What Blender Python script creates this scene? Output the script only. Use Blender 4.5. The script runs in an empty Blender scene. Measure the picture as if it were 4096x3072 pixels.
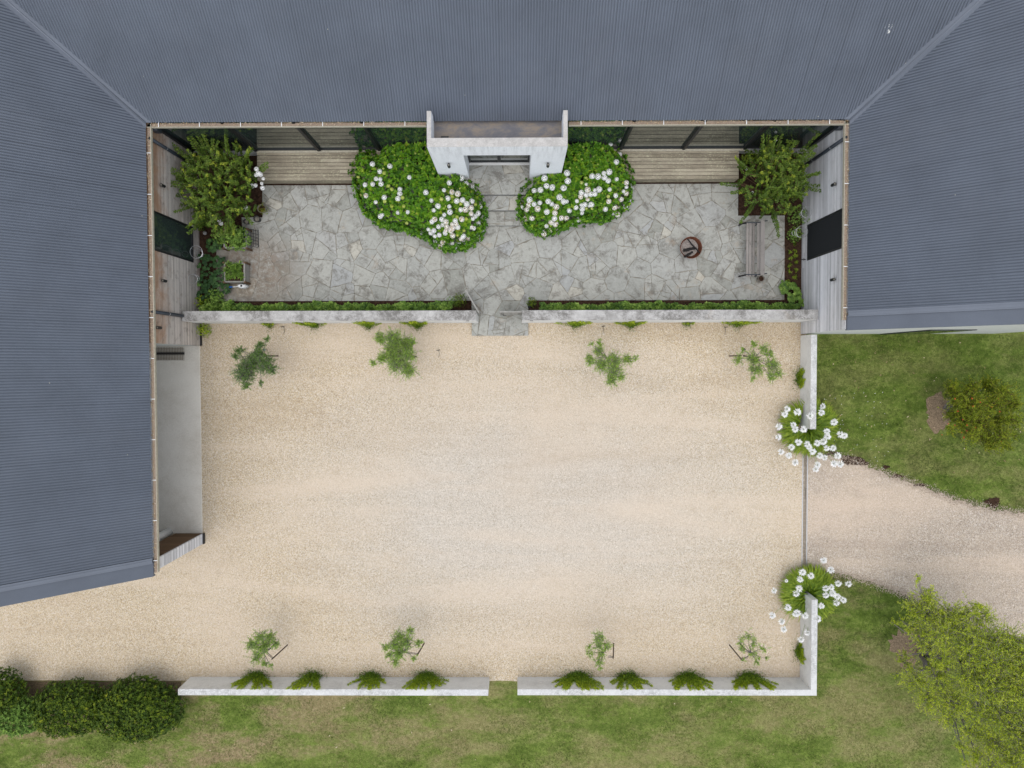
import bpy, math, random
import numpy as np
from mathutils import Matrix, Vector, Euler
R = math.radians
random.seed(7); rng = np.random.default_rng(11)
sc = bpy.context.scene
COL = sc.collection

# ------------------------------------------------------------ camera
F = 2841.0                      # focal length in photo pixels (4096 wide)
H = 24.0
TILT, ROLL, YAW = R(1.60), R(0.42), R(-0.11)
cam_rot = (Matrix.Rotation(YAW, 3, 'Z') @ Matrix.Rotation(ROLL, 3, 'Y') @ Matrix.Rotation(-TILT, 3, 'X'))
cd = bpy.data.cameras.new('camera'); cam = bpy.data.objects.new('camera', cd); COL.objects.link(cam)
cd.sensor_width = 36; cd.lens = F * 36 / 4096; cd.clip_end = 2000
cam.matrix_world = Matrix.Translation((0, 0, H)) @ cam_rot.to_4x4()
sc.camera = cam
def P(px, py, z=0.0):
    """point of the photograph -> world point at height z"""
    d = cam_rot @ Vector(((px - 2048) / F, (1536 - py) / F, -1))
    t = (H - z) / -d.z
    return Vector((d.x * t, d.y * t, z))

# ------------------------------------------------------------ sky and sun
SUN_EL, SUN_AZ = R(80), R(200)          # azimuth from +Y (north) clockwise
w = bpy.data.worlds.new('World'); sc.world = w; w.use_nodes = True
nt = w.node_tree; bg = nt.nodes['Background']
sky = nt.nodes.new('ShaderNodeTexSky'); sky.sky_type = 'NISHITA'; sky.sun_disc = False
sky.sun_elevation = SUN_EL; sky.sun_rotation = SUN_AZ
sky.air_density = 1.0; sky.dust_density = 2.0; sky.ozone_density = 1.0
hs = nt.nodes.new('ShaderNodeHueSaturation'); hs.inputs['Saturation'].default_value = 0.36
nt.links.new(sky.outputs[0], hs.inputs['Color'])
nt.links.new(hs.outputs[0], bg.inputs[0]); bg.inputs[1].default_value = 0.15
sd = bpy.data.lights.new('sun', 'SUN'); so = bpy.data.objects.new('sun', sd); COL.objects.link(so)
sd.energy = .5; sd.angle = R(90); sd.color = (1, 0.95, 0.88)
dirv = Vector((math.sin(SUN_AZ) * math.cos(SUN_EL), math.cos(SUN_AZ) * math.cos(SUN_EL), math.sin(SUN_EL)))
so.rotation_euler = dirv.to_track_quat('Z', 'Y').to_euler()
sc.view_settings.view_transform = 'Standard'; sc.view_settings.look = 'None'
sc.view_settings.exposure = 0.8; sc.view_settings.gamma = 1

# ------------------------------------------------------------ materials
def s2l(c):
    return tuple(((v / 255) / 12.92 if v <= 10 else (((v / 255) + 0.055) / 1.055) ** 2.4) for v in c) + (1,)
class NT:
    def __init__(s, name):
        s.m = bpy.data.materials.new(name); s.m.use_nodes = True
        s.t = s.m.node_tree; s.b = s.t.nodes['Principled BSDF']; s.out = s.t.nodes['Material Output']
        g = s.t.nodes.new('ShaderNodeNewGeometry'); s.pos = g.outputs['Position']; s.nor = g.outputs['Normal']
    def link(s, a, b): s.t.links.new(a, b)
    def put(s, sock, v):
        if hasattr(v, 'is_output') or isinstance(v, bpy.types.NodeSocket): s.link(v, sock)
        else: sock.default_value = v
    def n(s, typ, **kw):
        nd = s.t.nodes.new(typ)
        for k, v in kw.items(): setattr(nd, k, v)
        return nd
    def mapping(s, vec, scale=(1, 1, 1), rot=(0, 0, 0), loc=(0, 0, 0)):
        m = s.n('ShaderNodeMapping'); s.link(vec, m.inputs[0]); m.inputs['Scale'].default_value = scale
        m.inputs['Rotation'].default_value = rot; m.inputs['Location'].default_value = loc
        return m.outputs[0]
    def noise(s, scale, detail=4, rough=.55, vec=None, dist=0.0):
        nd = s.n('ShaderNodeTexNoise'); s.link(vec or s.pos, nd.inputs['Vector'])
        nd.inputs['Scale'].default_value = scale; nd.inputs['Detail'].default_value = detail
        nd.inputs['Roughness'].default_value = rough; nd.inputs['Distortion'].default_value = dist
        return nd.outputs['Fac']
    def vor(s, scale, feature='F1', out='Distance', vec=None, rnd=1):
        nd = s.n('ShaderNodeTexVoronoi', feature=feature); s.link(vec or s.pos, nd.inputs['Vector'])
        nd.inputs['Scale'].default_value = scale; nd.inputs['Randomness'].default_value = rnd
        return nd.outputs[out]
    def ramp(s, fac, stops, interp='LINEAR'):
        nd = s.n('ShaderNodeValToRGB'); cr = nd.color_ramp; cr.interpolation = interp
        while len(cr.elements) < len(stops): cr.elements.new(0.5)
        for e, (p, c) in zip(cr.elements, stops):
            e.position = p; e.color = c if len(c) == 4 else tuple(c) + (1,)
        s.put(nd.inputs[0], fac); return nd.outputs[0]
    def fac(s, v, a, b):
        nd = s.n('ShaderNodeMapRange'); s.put(nd.inputs[0], v)
        nd.inputs[1].default_value = a; nd.inputs[2].default_value = b; return nd.outputs[0]
    def mix(s, f, a, b, mode='MIX'):
        nd = s.n('ShaderNodeMix', data_type='RGBA', blend_type=mode)
        s.put(nd.inputs[0], f); s.put(nd.inputs[6], a); s.put(nd.inputs[7], b); return nd.outputs[2]
    def math(s, op, a, b=0.0):
        nd = s.n('ShaderNodeMath', operation=op); s.put(nd.inputs[0], a); s.put(nd.inputs[1], b); return nd.outputs[0]
    def attr(s, name='tint'):
        nd = s.n('ShaderNodeAttribute'); nd.attribute_name = name; return nd.outputs['Fac']
    def sep(s, vec=None):
        nd = s.n('ShaderNodeSeparateXYZ'); s.link(vec or s.pos, nd.inputs[0]); return nd.outputs
    def bump(s, h, strength=.3, dist=.01):
        nd = s.n('ShaderNodeBump'); s.link(h, nd.inputs['Height'])
        nd.inputs['Strength'].default_value = strength; nd.inputs['Distance'].default_value = dist
        s.link(nd.outputs[0], s.b.inputs['Normal'])
    def done(s, col, rough=.85, spec=.3, metal=0.0):
        s.put(s.b.inputs['Base Color'], col); s.put(s.b.inputs['Roughness'], rough)
        s.b.inputs['Specular IOR Level'].default_value = spec; s.b.inputs['Metallic'].default_value = metal
        return s.m

def plain(name, rgb, rough=.7, spec=.3, metal=0, var=.12, scale=14):
    m = NT(name); c = s2l(rgb)
    d = tuple(v * (1 - 1.5 * var) for v in c[:3]) + (1,); l = tuple(min(1, v * (1 + var)) for v in c[:3]) + (1,)
    n = m.noise(scale, 5, .6)
    m.bump(n, .15, .004)
    return m.done(m.ramp(n, [(.3, d), (.7, l)]), rough, spec, metal)

def gravel(name, cols, pale, patch_lo=.42, patch_hi=.66, patch_amt=.75, dark=None, centre=None, cols2=None):
    m = NT(name)
    v = m.vor(60, out='Color'); sp = m.n('ShaderNodeSeparateColor'); m.link(v, sp.inputs[0])
    base = m.ramp(sp.outputs[0], [(i / (len(cols) - 1), s2l(c)) for i, c in enumerate(cols)])
    v2 = m.vor(33, out='Color'); sp2 = m.n('ShaderNodeSeparateColor'); m.link(v2, sp2.inputs[0])
    base2 = m.ramp(sp2.outputs[1], [(i / (len(cols) - 1), s2l(c)) for i, c in enumerate(cols)])
    base = m.mix(.4, base, base2)
    big = m.noise(.16, 6, .58, vec=m.mapping(m.pos, (.8, 1.5, 1)), dist=.3)
    if centre:
        # wheels have packed and greyed the middle of the court, the loose rim stays golden
        d = m.n('ShaderNodeVectorMath', operation='DISTANCE'); m.link(m.mapping(m.pos, (1 / centre[2], 1 / centre[3], 0)), d.inputs[0])
        d.inputs[1].default_value = (centre[0] / centre[2], centre[1] / centre[3], 0)
        f = m.fac(m.math('ADD', d.outputs['Value'], m.math('MULTIPLY', big, 1.1)), 1.75, .95)
        gb = m.ramp(sp.outputs[0], [(i / (len(cols2) - 1), s2l(c)) for i, c in enumerate(cols2)])
        gb = m.mix(.4, gb, m.ramp(sp2.outputs[1], [(i / (len(cols2) - 1), s2l(c)) for i, c in enumerate(cols2)]))
        base = m.mix(f, base, gb)
    base = m.mix(m.math('MULTIPLY', m.fac(big, patch_lo, patch_hi), patch_amt), base, s2l(pale))
    tr = m.noise(.55, 6, .6, vec=m.mapping(m.pos, (.16, 1.25, 1), rot=(0, 0, R(9)), loc=(3, 5, 0)), dist=.5)
    base = m.mix(m.math('MULTIPLY', m.fac(tr, .5, .68), .5), base, s2l(tuple(min(255, v * 1.04) for v in pale)))
    base = m.mix(m.math('MULTIPLY', m.fac(tr, .48, .3), .22), base, s2l(dark or (150, 128, 100)))
    fine = m.noise(1.7, 7, .7)
    base = m.mix(m.math('MULTIPLY', m.fac(fine, .55, .8), .35), base, s2l(dark or (150, 128, 100)))
    m.bump(m.vor(48), .5, .02)
    return m.done(base, .95, .1)

MAT = {}
MAT['gravel'] = gravel('tan_gravel', [(126, 110, 89), (169, 150, 121), (190, 170, 139), (211, 197, 170), (178, 167, 151), (225, 217, 204)], (198, 183, 164), .46, .7, .6, centre=(.6, -4.6, 8.2, 4.6), cols2=[(146, 137, 121), (173, 163, 148), (190, 179, 163), (206, 197, 182), (182, 174, 163), (221, 214, 203)])
MAT['drive'] = gravel('pinkish_drive_gravel', [(98, 88, 78), (150, 138, 122), (184, 170, 152), (200, 187, 170), (140, 131, 122), (228, 220, 210)], (196, 178, 158), .42, .66, .6, (118, 104, 92))

def lawn():
    m = NT('patchy_lawn')
    a = m.noise(.42, 8, .68, dist=.3, vec=m.mapping(m.pos, (.7, 1.3, 1))); b = m.noise(2.2, 8, .72, vec=m.mapping(m.pos, (.8, 1.4, 1))); c = m.math('ADD', m.math('MULTIPLY', m.noise(34, 6, .8), .5), m.math('MULTIPLY', m.noise(9, 6, .8), .5))
    d = m.noise(1.1, 8, .75, vec=m.mapping(m.pos, (.7, 1.2, 1), loc=(31, 7, 3)))
    def tri(lo, md, hi): return m.ramp(c, [(.3, s2l(lo)), (.5, s2l(md)), (.7, s2l(hi))])
    g = m.mix(m.fac(b, .4, .6), tri((40, 52, 18), (76, 94, 34), (116, 130, 66)), tri((60, 76, 28), (104, 122, 52), (150, 158, 92)))
    dark = m.fac(d, .5, .36)
    g = m.mix(m.math('MULTIPLY', dark, .5), g, tri((34, 50, 14), (62, 84, 28), (96, 116, 48)))
    y = m.sep()[1]; pale = m.fac(y, -8.0, -14.0)
    g = m.mix(m.math('MULTIPLY', m.math('MULTIPLY', m.fac(a, .35, .6), pale), .6), g, tri((86, 96, 46), (132, 142, 76), (172, 174, 112)))
    br = tri((84, 74, 50), (138, 122, 92), (178, 164, 130))
    x = m.sep()[0]; west = m.fac(x, 0.0, -13.0)
    amt = m.math('MULTIPLY', m.fac(m.math('ADD', m.math('MULTIPLY', a, .6), m.math('MULTIPLY', d, .55)), .53, .65), m.math('ADD', .55, m.math('MULTIPLY', west, .6)))
    amt = m.math('MULTIPLY', amt, m.math('ADD', .45, m.math('MULTIPLY', m.fac(y, -2.0, -9.0), .55)))
    col = m.mix(amt, g, br)
    m.bump(c, .8, .03)
    return m.done(col, .95, .1)
MAT['lawn'] = lawn()

def roofm(name, c, spk=.985, ribs=False):
    m = NT(name)
    n = m.noise(.8, 5, .6); n2 = m.noise(60, 3, .7)
    col = m.ramp(n, [(.3, s2l(tuple(v * .95 for v in c))), (.7, s2l(tuple(min(255, v * 1.05) for v in c)))])
    col = m.mix(m.math('MULTIPLY', m.fac(n2, .5, .8), .15), col, s2l((150, 150, 150)))
    if ribs:      # shade between the ribs, painted as a darker tone in the pans
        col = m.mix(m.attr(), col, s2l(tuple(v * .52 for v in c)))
        st = m.noise(.5, 6, .65, vec=m.mapping(m.pos, (1, 1, .3), loc=(7, 1, 2))); col = m.mix(m.math('MULTIPLY', m.fac(st, .5, .8), .08), col, s2l((126, 122, 118)))
    v = m.vor(1.3); spot = m.math('LESS_THAN', v, .016)
    col = m.mix(m.math('MULTIPLY', spot, .8), col, s2l((205, 200, 180)))
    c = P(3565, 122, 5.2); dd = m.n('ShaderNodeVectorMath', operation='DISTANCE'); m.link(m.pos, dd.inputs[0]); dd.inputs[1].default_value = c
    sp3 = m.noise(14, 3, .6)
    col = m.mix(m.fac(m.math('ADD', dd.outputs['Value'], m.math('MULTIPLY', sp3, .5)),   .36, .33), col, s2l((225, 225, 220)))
    return m.done(col, .5, .35, .0)
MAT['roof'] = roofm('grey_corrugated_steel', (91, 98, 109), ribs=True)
MAT['flash'] = roofm('grey_flashing', (106, 112, 122))
MAT['barge'] = roofm('grey_barge', (90, 96, 106))
MAT['ridge'] = MAT['barge']

def concrete(name, base, stain, lo, hi, sc1=3.2, amt=.75, streak=False, rust=None):
    m = NT(name)
    n = m.noise(sc1, 10, .8, dist=.15); n2 = m.noise(26, 6, .75); n3 = m.noise(.7, 4, .6)
    col = m.mix(m.fac(n2, .3, .75), s2l(base), s2l(tuple(v * .93 for v in base)))
    f = m.math('MULTIPLY', m.fac(m.math('ADD', m.math('MULTIPLY', n, .75), m.math('MULTIPLY', n2, .3)), lo, hi), m.fac(n3, .3, .55))
    col = m.mix(m.math('MULTIPLY', f, amt), col, s2l(stain))
    if streak:
        st = m.noise(5, 6, .7, vec=m.mapping(m.pos, (1.6, 1.6, .16)))
        z = m.sep()[2]
        col = m.mix(m.math('MULTIPLY', m.math('MULTIPLY', m.fac(st, .45, .75), m.fac(z, streak[0], streak[1])), .6), col, s2l(stain))
        hz = m.noise(7, 5, .7, vec=m.mapping(m.pos, (.4, .4, 3)))
        col = m.mix(m.math('MULTIPLY', m.fac(hz, .6, .8), .22), col, s2l(stain))
    if rust:
        col = m.mix(m.math('MULTIPLY', m.fac(m.noise(1.1, 5, .6, vec=m.mapping(m.pos, loc=(9, 3, 0))), .62, .75), .35), col, s2l(rust))
    m.bump(n2, .15, .004)
    return m.done(col, .88, .2)
MAT['wall_top'] = concrete('weathered_concrete_coping', (192, 190, 186), (98, 95, 90), .41, .58, 4.5, .85, rust=(160, 138, 105))
MAT['wall_top_pale'] = concrete('pale_concrete_coping', (208, 208, 206), (128, 128, 124), .44, .62, 6.5, .7)
MAT['wall_side'] = concrete('smooth_concrete', (224, 224, 221), (150, 148, 143), .47, .7, 1.4, .6)
MAT['portico'] = concrete('streaked_render', (240, 243, 246), (130, 132, 132), .6, .9, 1.6, .4, streak=(2.2, 4.0))
MAT['portico_top'] = concrete('stained_parapet', (198, 195, 190), (104, 100, 94), .4, .72, 5.0, .6, rust=(165, 150, 130))
MAT['slab'] = concrete('concrete_floor', (214, 209, 198), (168, 158, 142), .44, .7, .9, .6)
MAT['gable'] = plain('white_gable', (196, 198, 194), .8, .2, 0, .04)

def timber(name, grey, brown, brown_amt, axis='z', zlo=2.0, zhi=3.3, stain=0.25):
    m = NT(name)
    t = m.attr(); gr = m.noise(16, 6, .7, vec=m.mapping(m.pos, (1.0, .12, 3.0))); bl = m.noise(1.5, 7, .65, dist=.5)
    g1 = tuple(v * .74 for v in grey); g2 = tuple(min(255, v * 1.14) for v in grey)
    col = m.ramp(m.math('ADD', m.math('MULTIPLY', t, .34), m.math('MULTIPLY', gr, .62)), [(.15, s2l(g1)), (.85, s2l(g2))])
    z = m.sep()[2]
    bf = m.math('MULTIPLY', m.fac(m.math('ADD', m.math('MULTIPLY', m.fac(z, zlo, zhi), .5), m.math('MULTIPLY', bl, .8)), .44, .78), brown_amt)
    br = m.ramp(gr, [(.3, s2l(tuple(v * .75 for v in brown))), (.7, s2l(brown))])
    col = m.mix(bf, col, br)
    sp = m.noise(4.2, 8, .78, vec=m.mapping(m.pos, loc=(3, 9, 1)))
    col = m.mix(m.math('MULTIPLY', m.fac(sp, .53, .72), stain), col, s2l((62, 54, 46)))
    m.bump(gr, .2, .003)
    return m.done(col, .85, .2)
MAT['timber_w'] = timber('weathered_brown_cladding', (192, 184, 176), (172, 124, 82), .75, stain=.62)
MAT['timber_e'] = timber('silver_grey_cladding', (216, 216, 218), (170, 150, 126), .12, stain=.16)
MAT['timber_in'] = timber('brown_inner_cladding', (112, 88, 66), (92, 68, 48), .8)
MAT['bench'] = timber('grey_bench_wood', (140, 135, 130), (120, 100, 80), .1, stain=.7)
MAT['planter'] = timber('grey_planter_wood', (150, 148, 142), (124, 92, 66), .25, stain=.4)

def deckm():
    m = NT('lichen_spotted_deck')
    t = m.attr(); gr = m.noise(14, 6, .7, vec=m.mapping(m.pos, (.15, 3.0, 1)))
    col = m.ramp(m.math('ADD', m.math('MULTIPLY', t, .5), m.math('MULTIPLY', gr, .5)), [(.2, s2l((131, 122, 105))), (.8, s2l((172, 163, 144)))])
    l = m.noise(22, 6, .75, vec=m.mapping(m.pos, (.6, 1, 1))); b = m.noise(1.6, 4, .6)
    f = m.math('MULTIPLY', m.fac(l, .52, .6), m.fac(b, .36, .56))
    col = m.mix(m.math('MULTIPLY', f, .8), col, s2l((192, 190, 160)))
    dk = m.noise(3, 6, .7, vec=m.mapping(m.pos, (.5, 1.5, 1), loc=(4, 4, 4)))
    col = m.mix(m.math('MULTIPLY', m.fac(dk, .45, .7), .45), col, s2l((88, 80, 70)))
    m.bump(gr, .2, .003)
    return m.done(col, .9, .15)
MAT['deck'] = deckm()

def pavem():
    m = NT('grey_flagstone')
    t = m.attr(); n = m.noise(2.6, 10, .78, dist=.5); n2 = m.noise(9, 8, .75, dist=.4); n3 = m.noise(50, 4, .7)
    col = m.ramp(t, [(0, s2l((147, 148, 140))), (.3, s2l((158, 159, 153))), (.65, s2l((166, 166, 158))), (.9, s2l((159, 161, 159))), (1, s2l((178, 175, 163)))])
    col = m.mix(m.math('MULTIPLY', m.fac(n2, .5, .72), .5), col, s2l((112, 109, 102)))
    col = m.mix(m.math('MULTIPLY', m.fac(n, .5, .62), .72), col, s2l((98, 93, 85)))
    col = m.mix(m.math('MULTIPLY', m.fac(n2, .46, .25), .5), col, s2l((196, 194, 187)))
    rusty = m.noise(1.4, 5, .7, vec=m.mapping(m.pos, loc=(5, 2, 8)))
    col = m.mix(m.math('MULTIPLY', m.fac(rusty, .6, .72), .3), col, s2l((170, 142, 108)))
    # earth trodden over the flags round the planters
    c = P(1010, 1090, .05)
    d = m.n('ShaderNodeVectorMath', operation='DISTANCE'); m.link(m.mapping(m.pos, (.8, 1, 0)), d.inputs[0]); d.inputs[1].default_value = (c.x * .8, c.y, 0)
    f = m.math('MULTIPLY', m.fac(n2, .3, .6), m.fac(m.math('ADD', d.outputs['Value'], m.math('ADD', m.math('MULTIPLY', n, 1.9), m.math('MULTIPLY', n2, 1.9))), 3.5, 2.7))
    col = m.mix(m.math('MULTIPLY', f, .75), col, m.ramp(n2, [(.3, s2l((84, 66, 50))), (.7, s2l((132, 112, 92)))]))
    col = m.mix(m.math('MULTIPLY', m.fac(n3, .4, .8), .12), col, (.02, .02, .02, 1))
    m.bump(n2, .3, .012)
    return m.done(col, .8, .25)
MAT['pave'] = pavem()
MAT['mortar'] = plain('sandy_joint', (136, 131, 120), .95, .1, 0, .3, 4)
MAT['soil'] = plain('dark_soil', (62, 46, 36), .98, .1, 0, .5, 18)
MAT['mulch'] = plain('straw_mulch', (138, 120, 98), .98, .1, 0, .4, 30)
MAT['black'] = plain('black_powder_coat', (26, 28, 31), .45, .4, 0, .05)
MAT['darkpipe'] = plain('charcoal_pipe', (44, 50, 58), .4, .5, 0, .05)
MAT['cream'] = plain('cream_gutter', (176, 170, 152), .6, .3, 0, .15)
MAT['debris'] = plain('leaf_debris', (150, 134, 118), .95, .1, 0, .35, 40)
MAT['white'] = plain('white_plastic', (226, 228, 228), .4, .4, 0, .03)
MAT['blue'] = plain('blue_plastic', (30, 92, 170), .4, .4, 0, .03)
MAT['steel'] = plain('galvanised_wire', (170, 172, 174), .35, .5, .6, .05)
MAT['lens'] = plain('frosted_lamp_lens', (120, 116, 106), .3, .4, 0, .02)
MAT['rust'] = plain('rusted_steel', (104, 62, 44), .65, .35, .2, .3, 9)
MAT['ash'] = plain('grey_ash', (138, 130, 124), .95, .1, 0, .4, 30)
MAT['char'] = plain('charred_wood', (34, 31, 30), .8, .3, 0, .4, 30)
MAT['bark'] = plain('grey_bark', (128, 122, 118), .9, .15, 0, .25, 25)
MAT['bark_brown'] = plain('brown_bark', (96, 76, 56), .9, .15, 0, .25, 25)
MAT['stake'] = plain('weathered_stake', (112, 100, 88), .9, .15, 0, .2, 20)
MAT['rubber'] = plain('black_rubber_mat', (52, 50, 48), .85, .2, 0, .2, 20)
MAT['rubberlight'] = plain('worn_rubber', (132, 124, 112), .9, .2, 0, .2, 20)
MAT['screen'] = plain('black_mesh_screen', (40, 42, 44), .85, .15, 0, .08, 60)
MAT['terracotta'] = plain('grey_clay_pot', (138, 130, 120), .85, .2, 0, .15, 12)
MAT['blackpot'] = plain('black_nursery_pot', (60, 60, 60), .6, .3, 0, .1)
MAT['stone'] = plain('grey_stone', (140, 140, 138), .85, .2, 0, .15)
def glassm():
    m = NT('dark_window_glass'); n = m.noise(.6, 3, .5)
    m.b.inputs['IOR'].default_value = 3.2
    return_m = m.done(m.ramp(n, [(.3, (.022, .034, .03, 1)), (.7, (.03, .045, .04, 1))]), .015, .5)
    m.b.inputs['IOR'].default_value = 3.2
    return return_m
MAT['glass'] = glassm()
MAT['glass_dark'] = glassm(); MAT['glass_dark'].node_tree.nodes['Principled BSDF'].inputs['IOR'].default_value = 1.55
def panm():
    m = NT('stained_flat_roof')
    n = m.noise(1.9, 10, .74, dist=.3, vec=m.mapping(m.pos, (.7, 1.3, 1)))
    col = m.ramp(n, [(.3, s2l((88, 88, 94))), (.46, s2l((102, 101, 104))), (.58, s2l((128, 118, 107))), (.68, s2l((132, 112, 90))), (.78, s2l((118, 110, 103)))])
    return m.done(col, .6, .35)
MAT['pan'] = panm()

def leafm(name, cols, rough=.55, trans=.25):
    m = NT(name)
    t = m.attr()
    col = m.ramp(t, [(i / (len(cols) - 1), s2l(c)) for i, c in enumerate(cols)])
    m.done(col, rough, .3)
    if trans:
        tr = m.n('ShaderNodeBsdfTranslucent'); m.link(col, tr.inputs[0])
        mx = m.n('ShaderNodeMixShader'); mx.inputs[0].default_value = trans
        m.link(m.b.outputs[0], mx.inputs[1]); m.link(tr.outputs[0], mx.inputs[2]); m.link(mx.outputs[0], m.out.inputs[0])
    return m.m
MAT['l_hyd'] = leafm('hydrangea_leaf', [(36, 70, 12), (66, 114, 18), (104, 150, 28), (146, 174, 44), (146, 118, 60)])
MAT['l_myrtle'] = leafm('myrtle_leaf', [(44, 68, 22), (73, 100, 32), (106, 131, 42), (161, 174, 58), (150, 125, 56)])
MAT['l_dark'] = leafm('dark_shrub_leaf', [(36, 57, 11), (64, 90, 18), (109, 129, 27), (157, 162, 37)])
MAT['l_bed'] = leafm('bed_leaf', [(60, 91, 36), (96, 129, 52), (132, 165, 69), (177, 201, 103)])
MAT['l_broad'] = leafm('broad_leaf', [(33, 62, 31), (51, 85, 42), (71, 107, 56), (107, 145, 67)])
MAT['l_aga'] = leafm('strap_leaf', [(62, 88, 14), (100, 128, 24), (143, 161, 46), (187, 187, 89)])
MAT['l_young'] = leafm('young_tree_leaf', [(93, 125, 47), (130, 165, 61), (165, 195, 75), (204, 216, 116)])
MAT['l_young_dark'] = leafm('dark_young_tree_leaf', [(63, 93, 41), (90, 124, 53), (120, 158, 64), (162, 179, 96)])
MAT['l_tree'] = leafm('yellow_green_leaf', [(133, 158, 46), (178, 198, 58), (219, 229, 73), (248, 248, 94)], trans=.5)
MAT['l_pom'] = leafm('olive_leaf', [(84, 106, 18), (116, 136, 24), (150, 160, 36), (182, 166, 56)])
MAT['l_creep'] = leafm('creeper_leaf', [(62, 92, 21), (113, 143, 30), (169, 187, 43), (216, 221, 71)])
MAT['grass'] = leafm('grass_blade', [(58, 74, 26), (90, 108, 42), (128, 136, 70), (166, 152, 108)], .8, .2)
MAT['p_white'] = leafm('white_petal', [(236, 236, 232), (246, 246, 244), (250, 250, 252)], .6, .1)
MAT['p_aged'] = leafm('ageing_petal', [(206, 180, 146), (238, 232, 222), (244, 240, 234), (248, 246, 242)], .6, .1)
MAT['p_green'] = leafm('young_green_petal', [(168, 184, 70), (206, 216, 120), (228, 232, 170)], .6, .15)
MAT['red'] = leafm('orange_red_blossom', [(196, 74, 40), (220, 104, 60)], .5, .1)
MAT['tanleaf'] = leafm('dry_leaf', [(140, 116, 86), (176, 154, 122), (210, 196, 170)], .8, .1)
MAT['pebble'] = leafm('drive_pebble', [(120, 106, 92), (176, 160, 142), (200, 188, 172)], .9, 0)
MAT['stalk'] = plain('green_stalk', (120, 150, 70), .6, .3, 0, .1)

# ------------------------------------------------------------ mesh helpers
def tag(o, label=None, cat=None, group=None, kind=None):
    if label: o['label'] = label
    if cat: o['category'] = cat
    if group: o['group'] = group
    if kind: o['kind'] = kind
    return o
def thing(name, label, cat, loc=(0, 0, 0), group=None, kind=None):
    o = bpy.data.objects.new(name, None); COL.objects.link(o); o.location = loc; o.empty_display_size = .1
    return tag(o, label, cat, group, kind)
bpy.context.view_layer.update()
def link_mesh(name, me, parent=None):
    o = bpy.data.objects.new(name, me); COL.objects.link(o)
    if parent is not None:
        o.parent = parent
        if parent.type == 'EMPTY' or True:
            # geometry is written in world space: undo the parents' offset
            off = Vector((0, 0, 0)); p = parent
            while p is not None: off += p.location; p = p.parent
            o.location = -off
    return o

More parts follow.
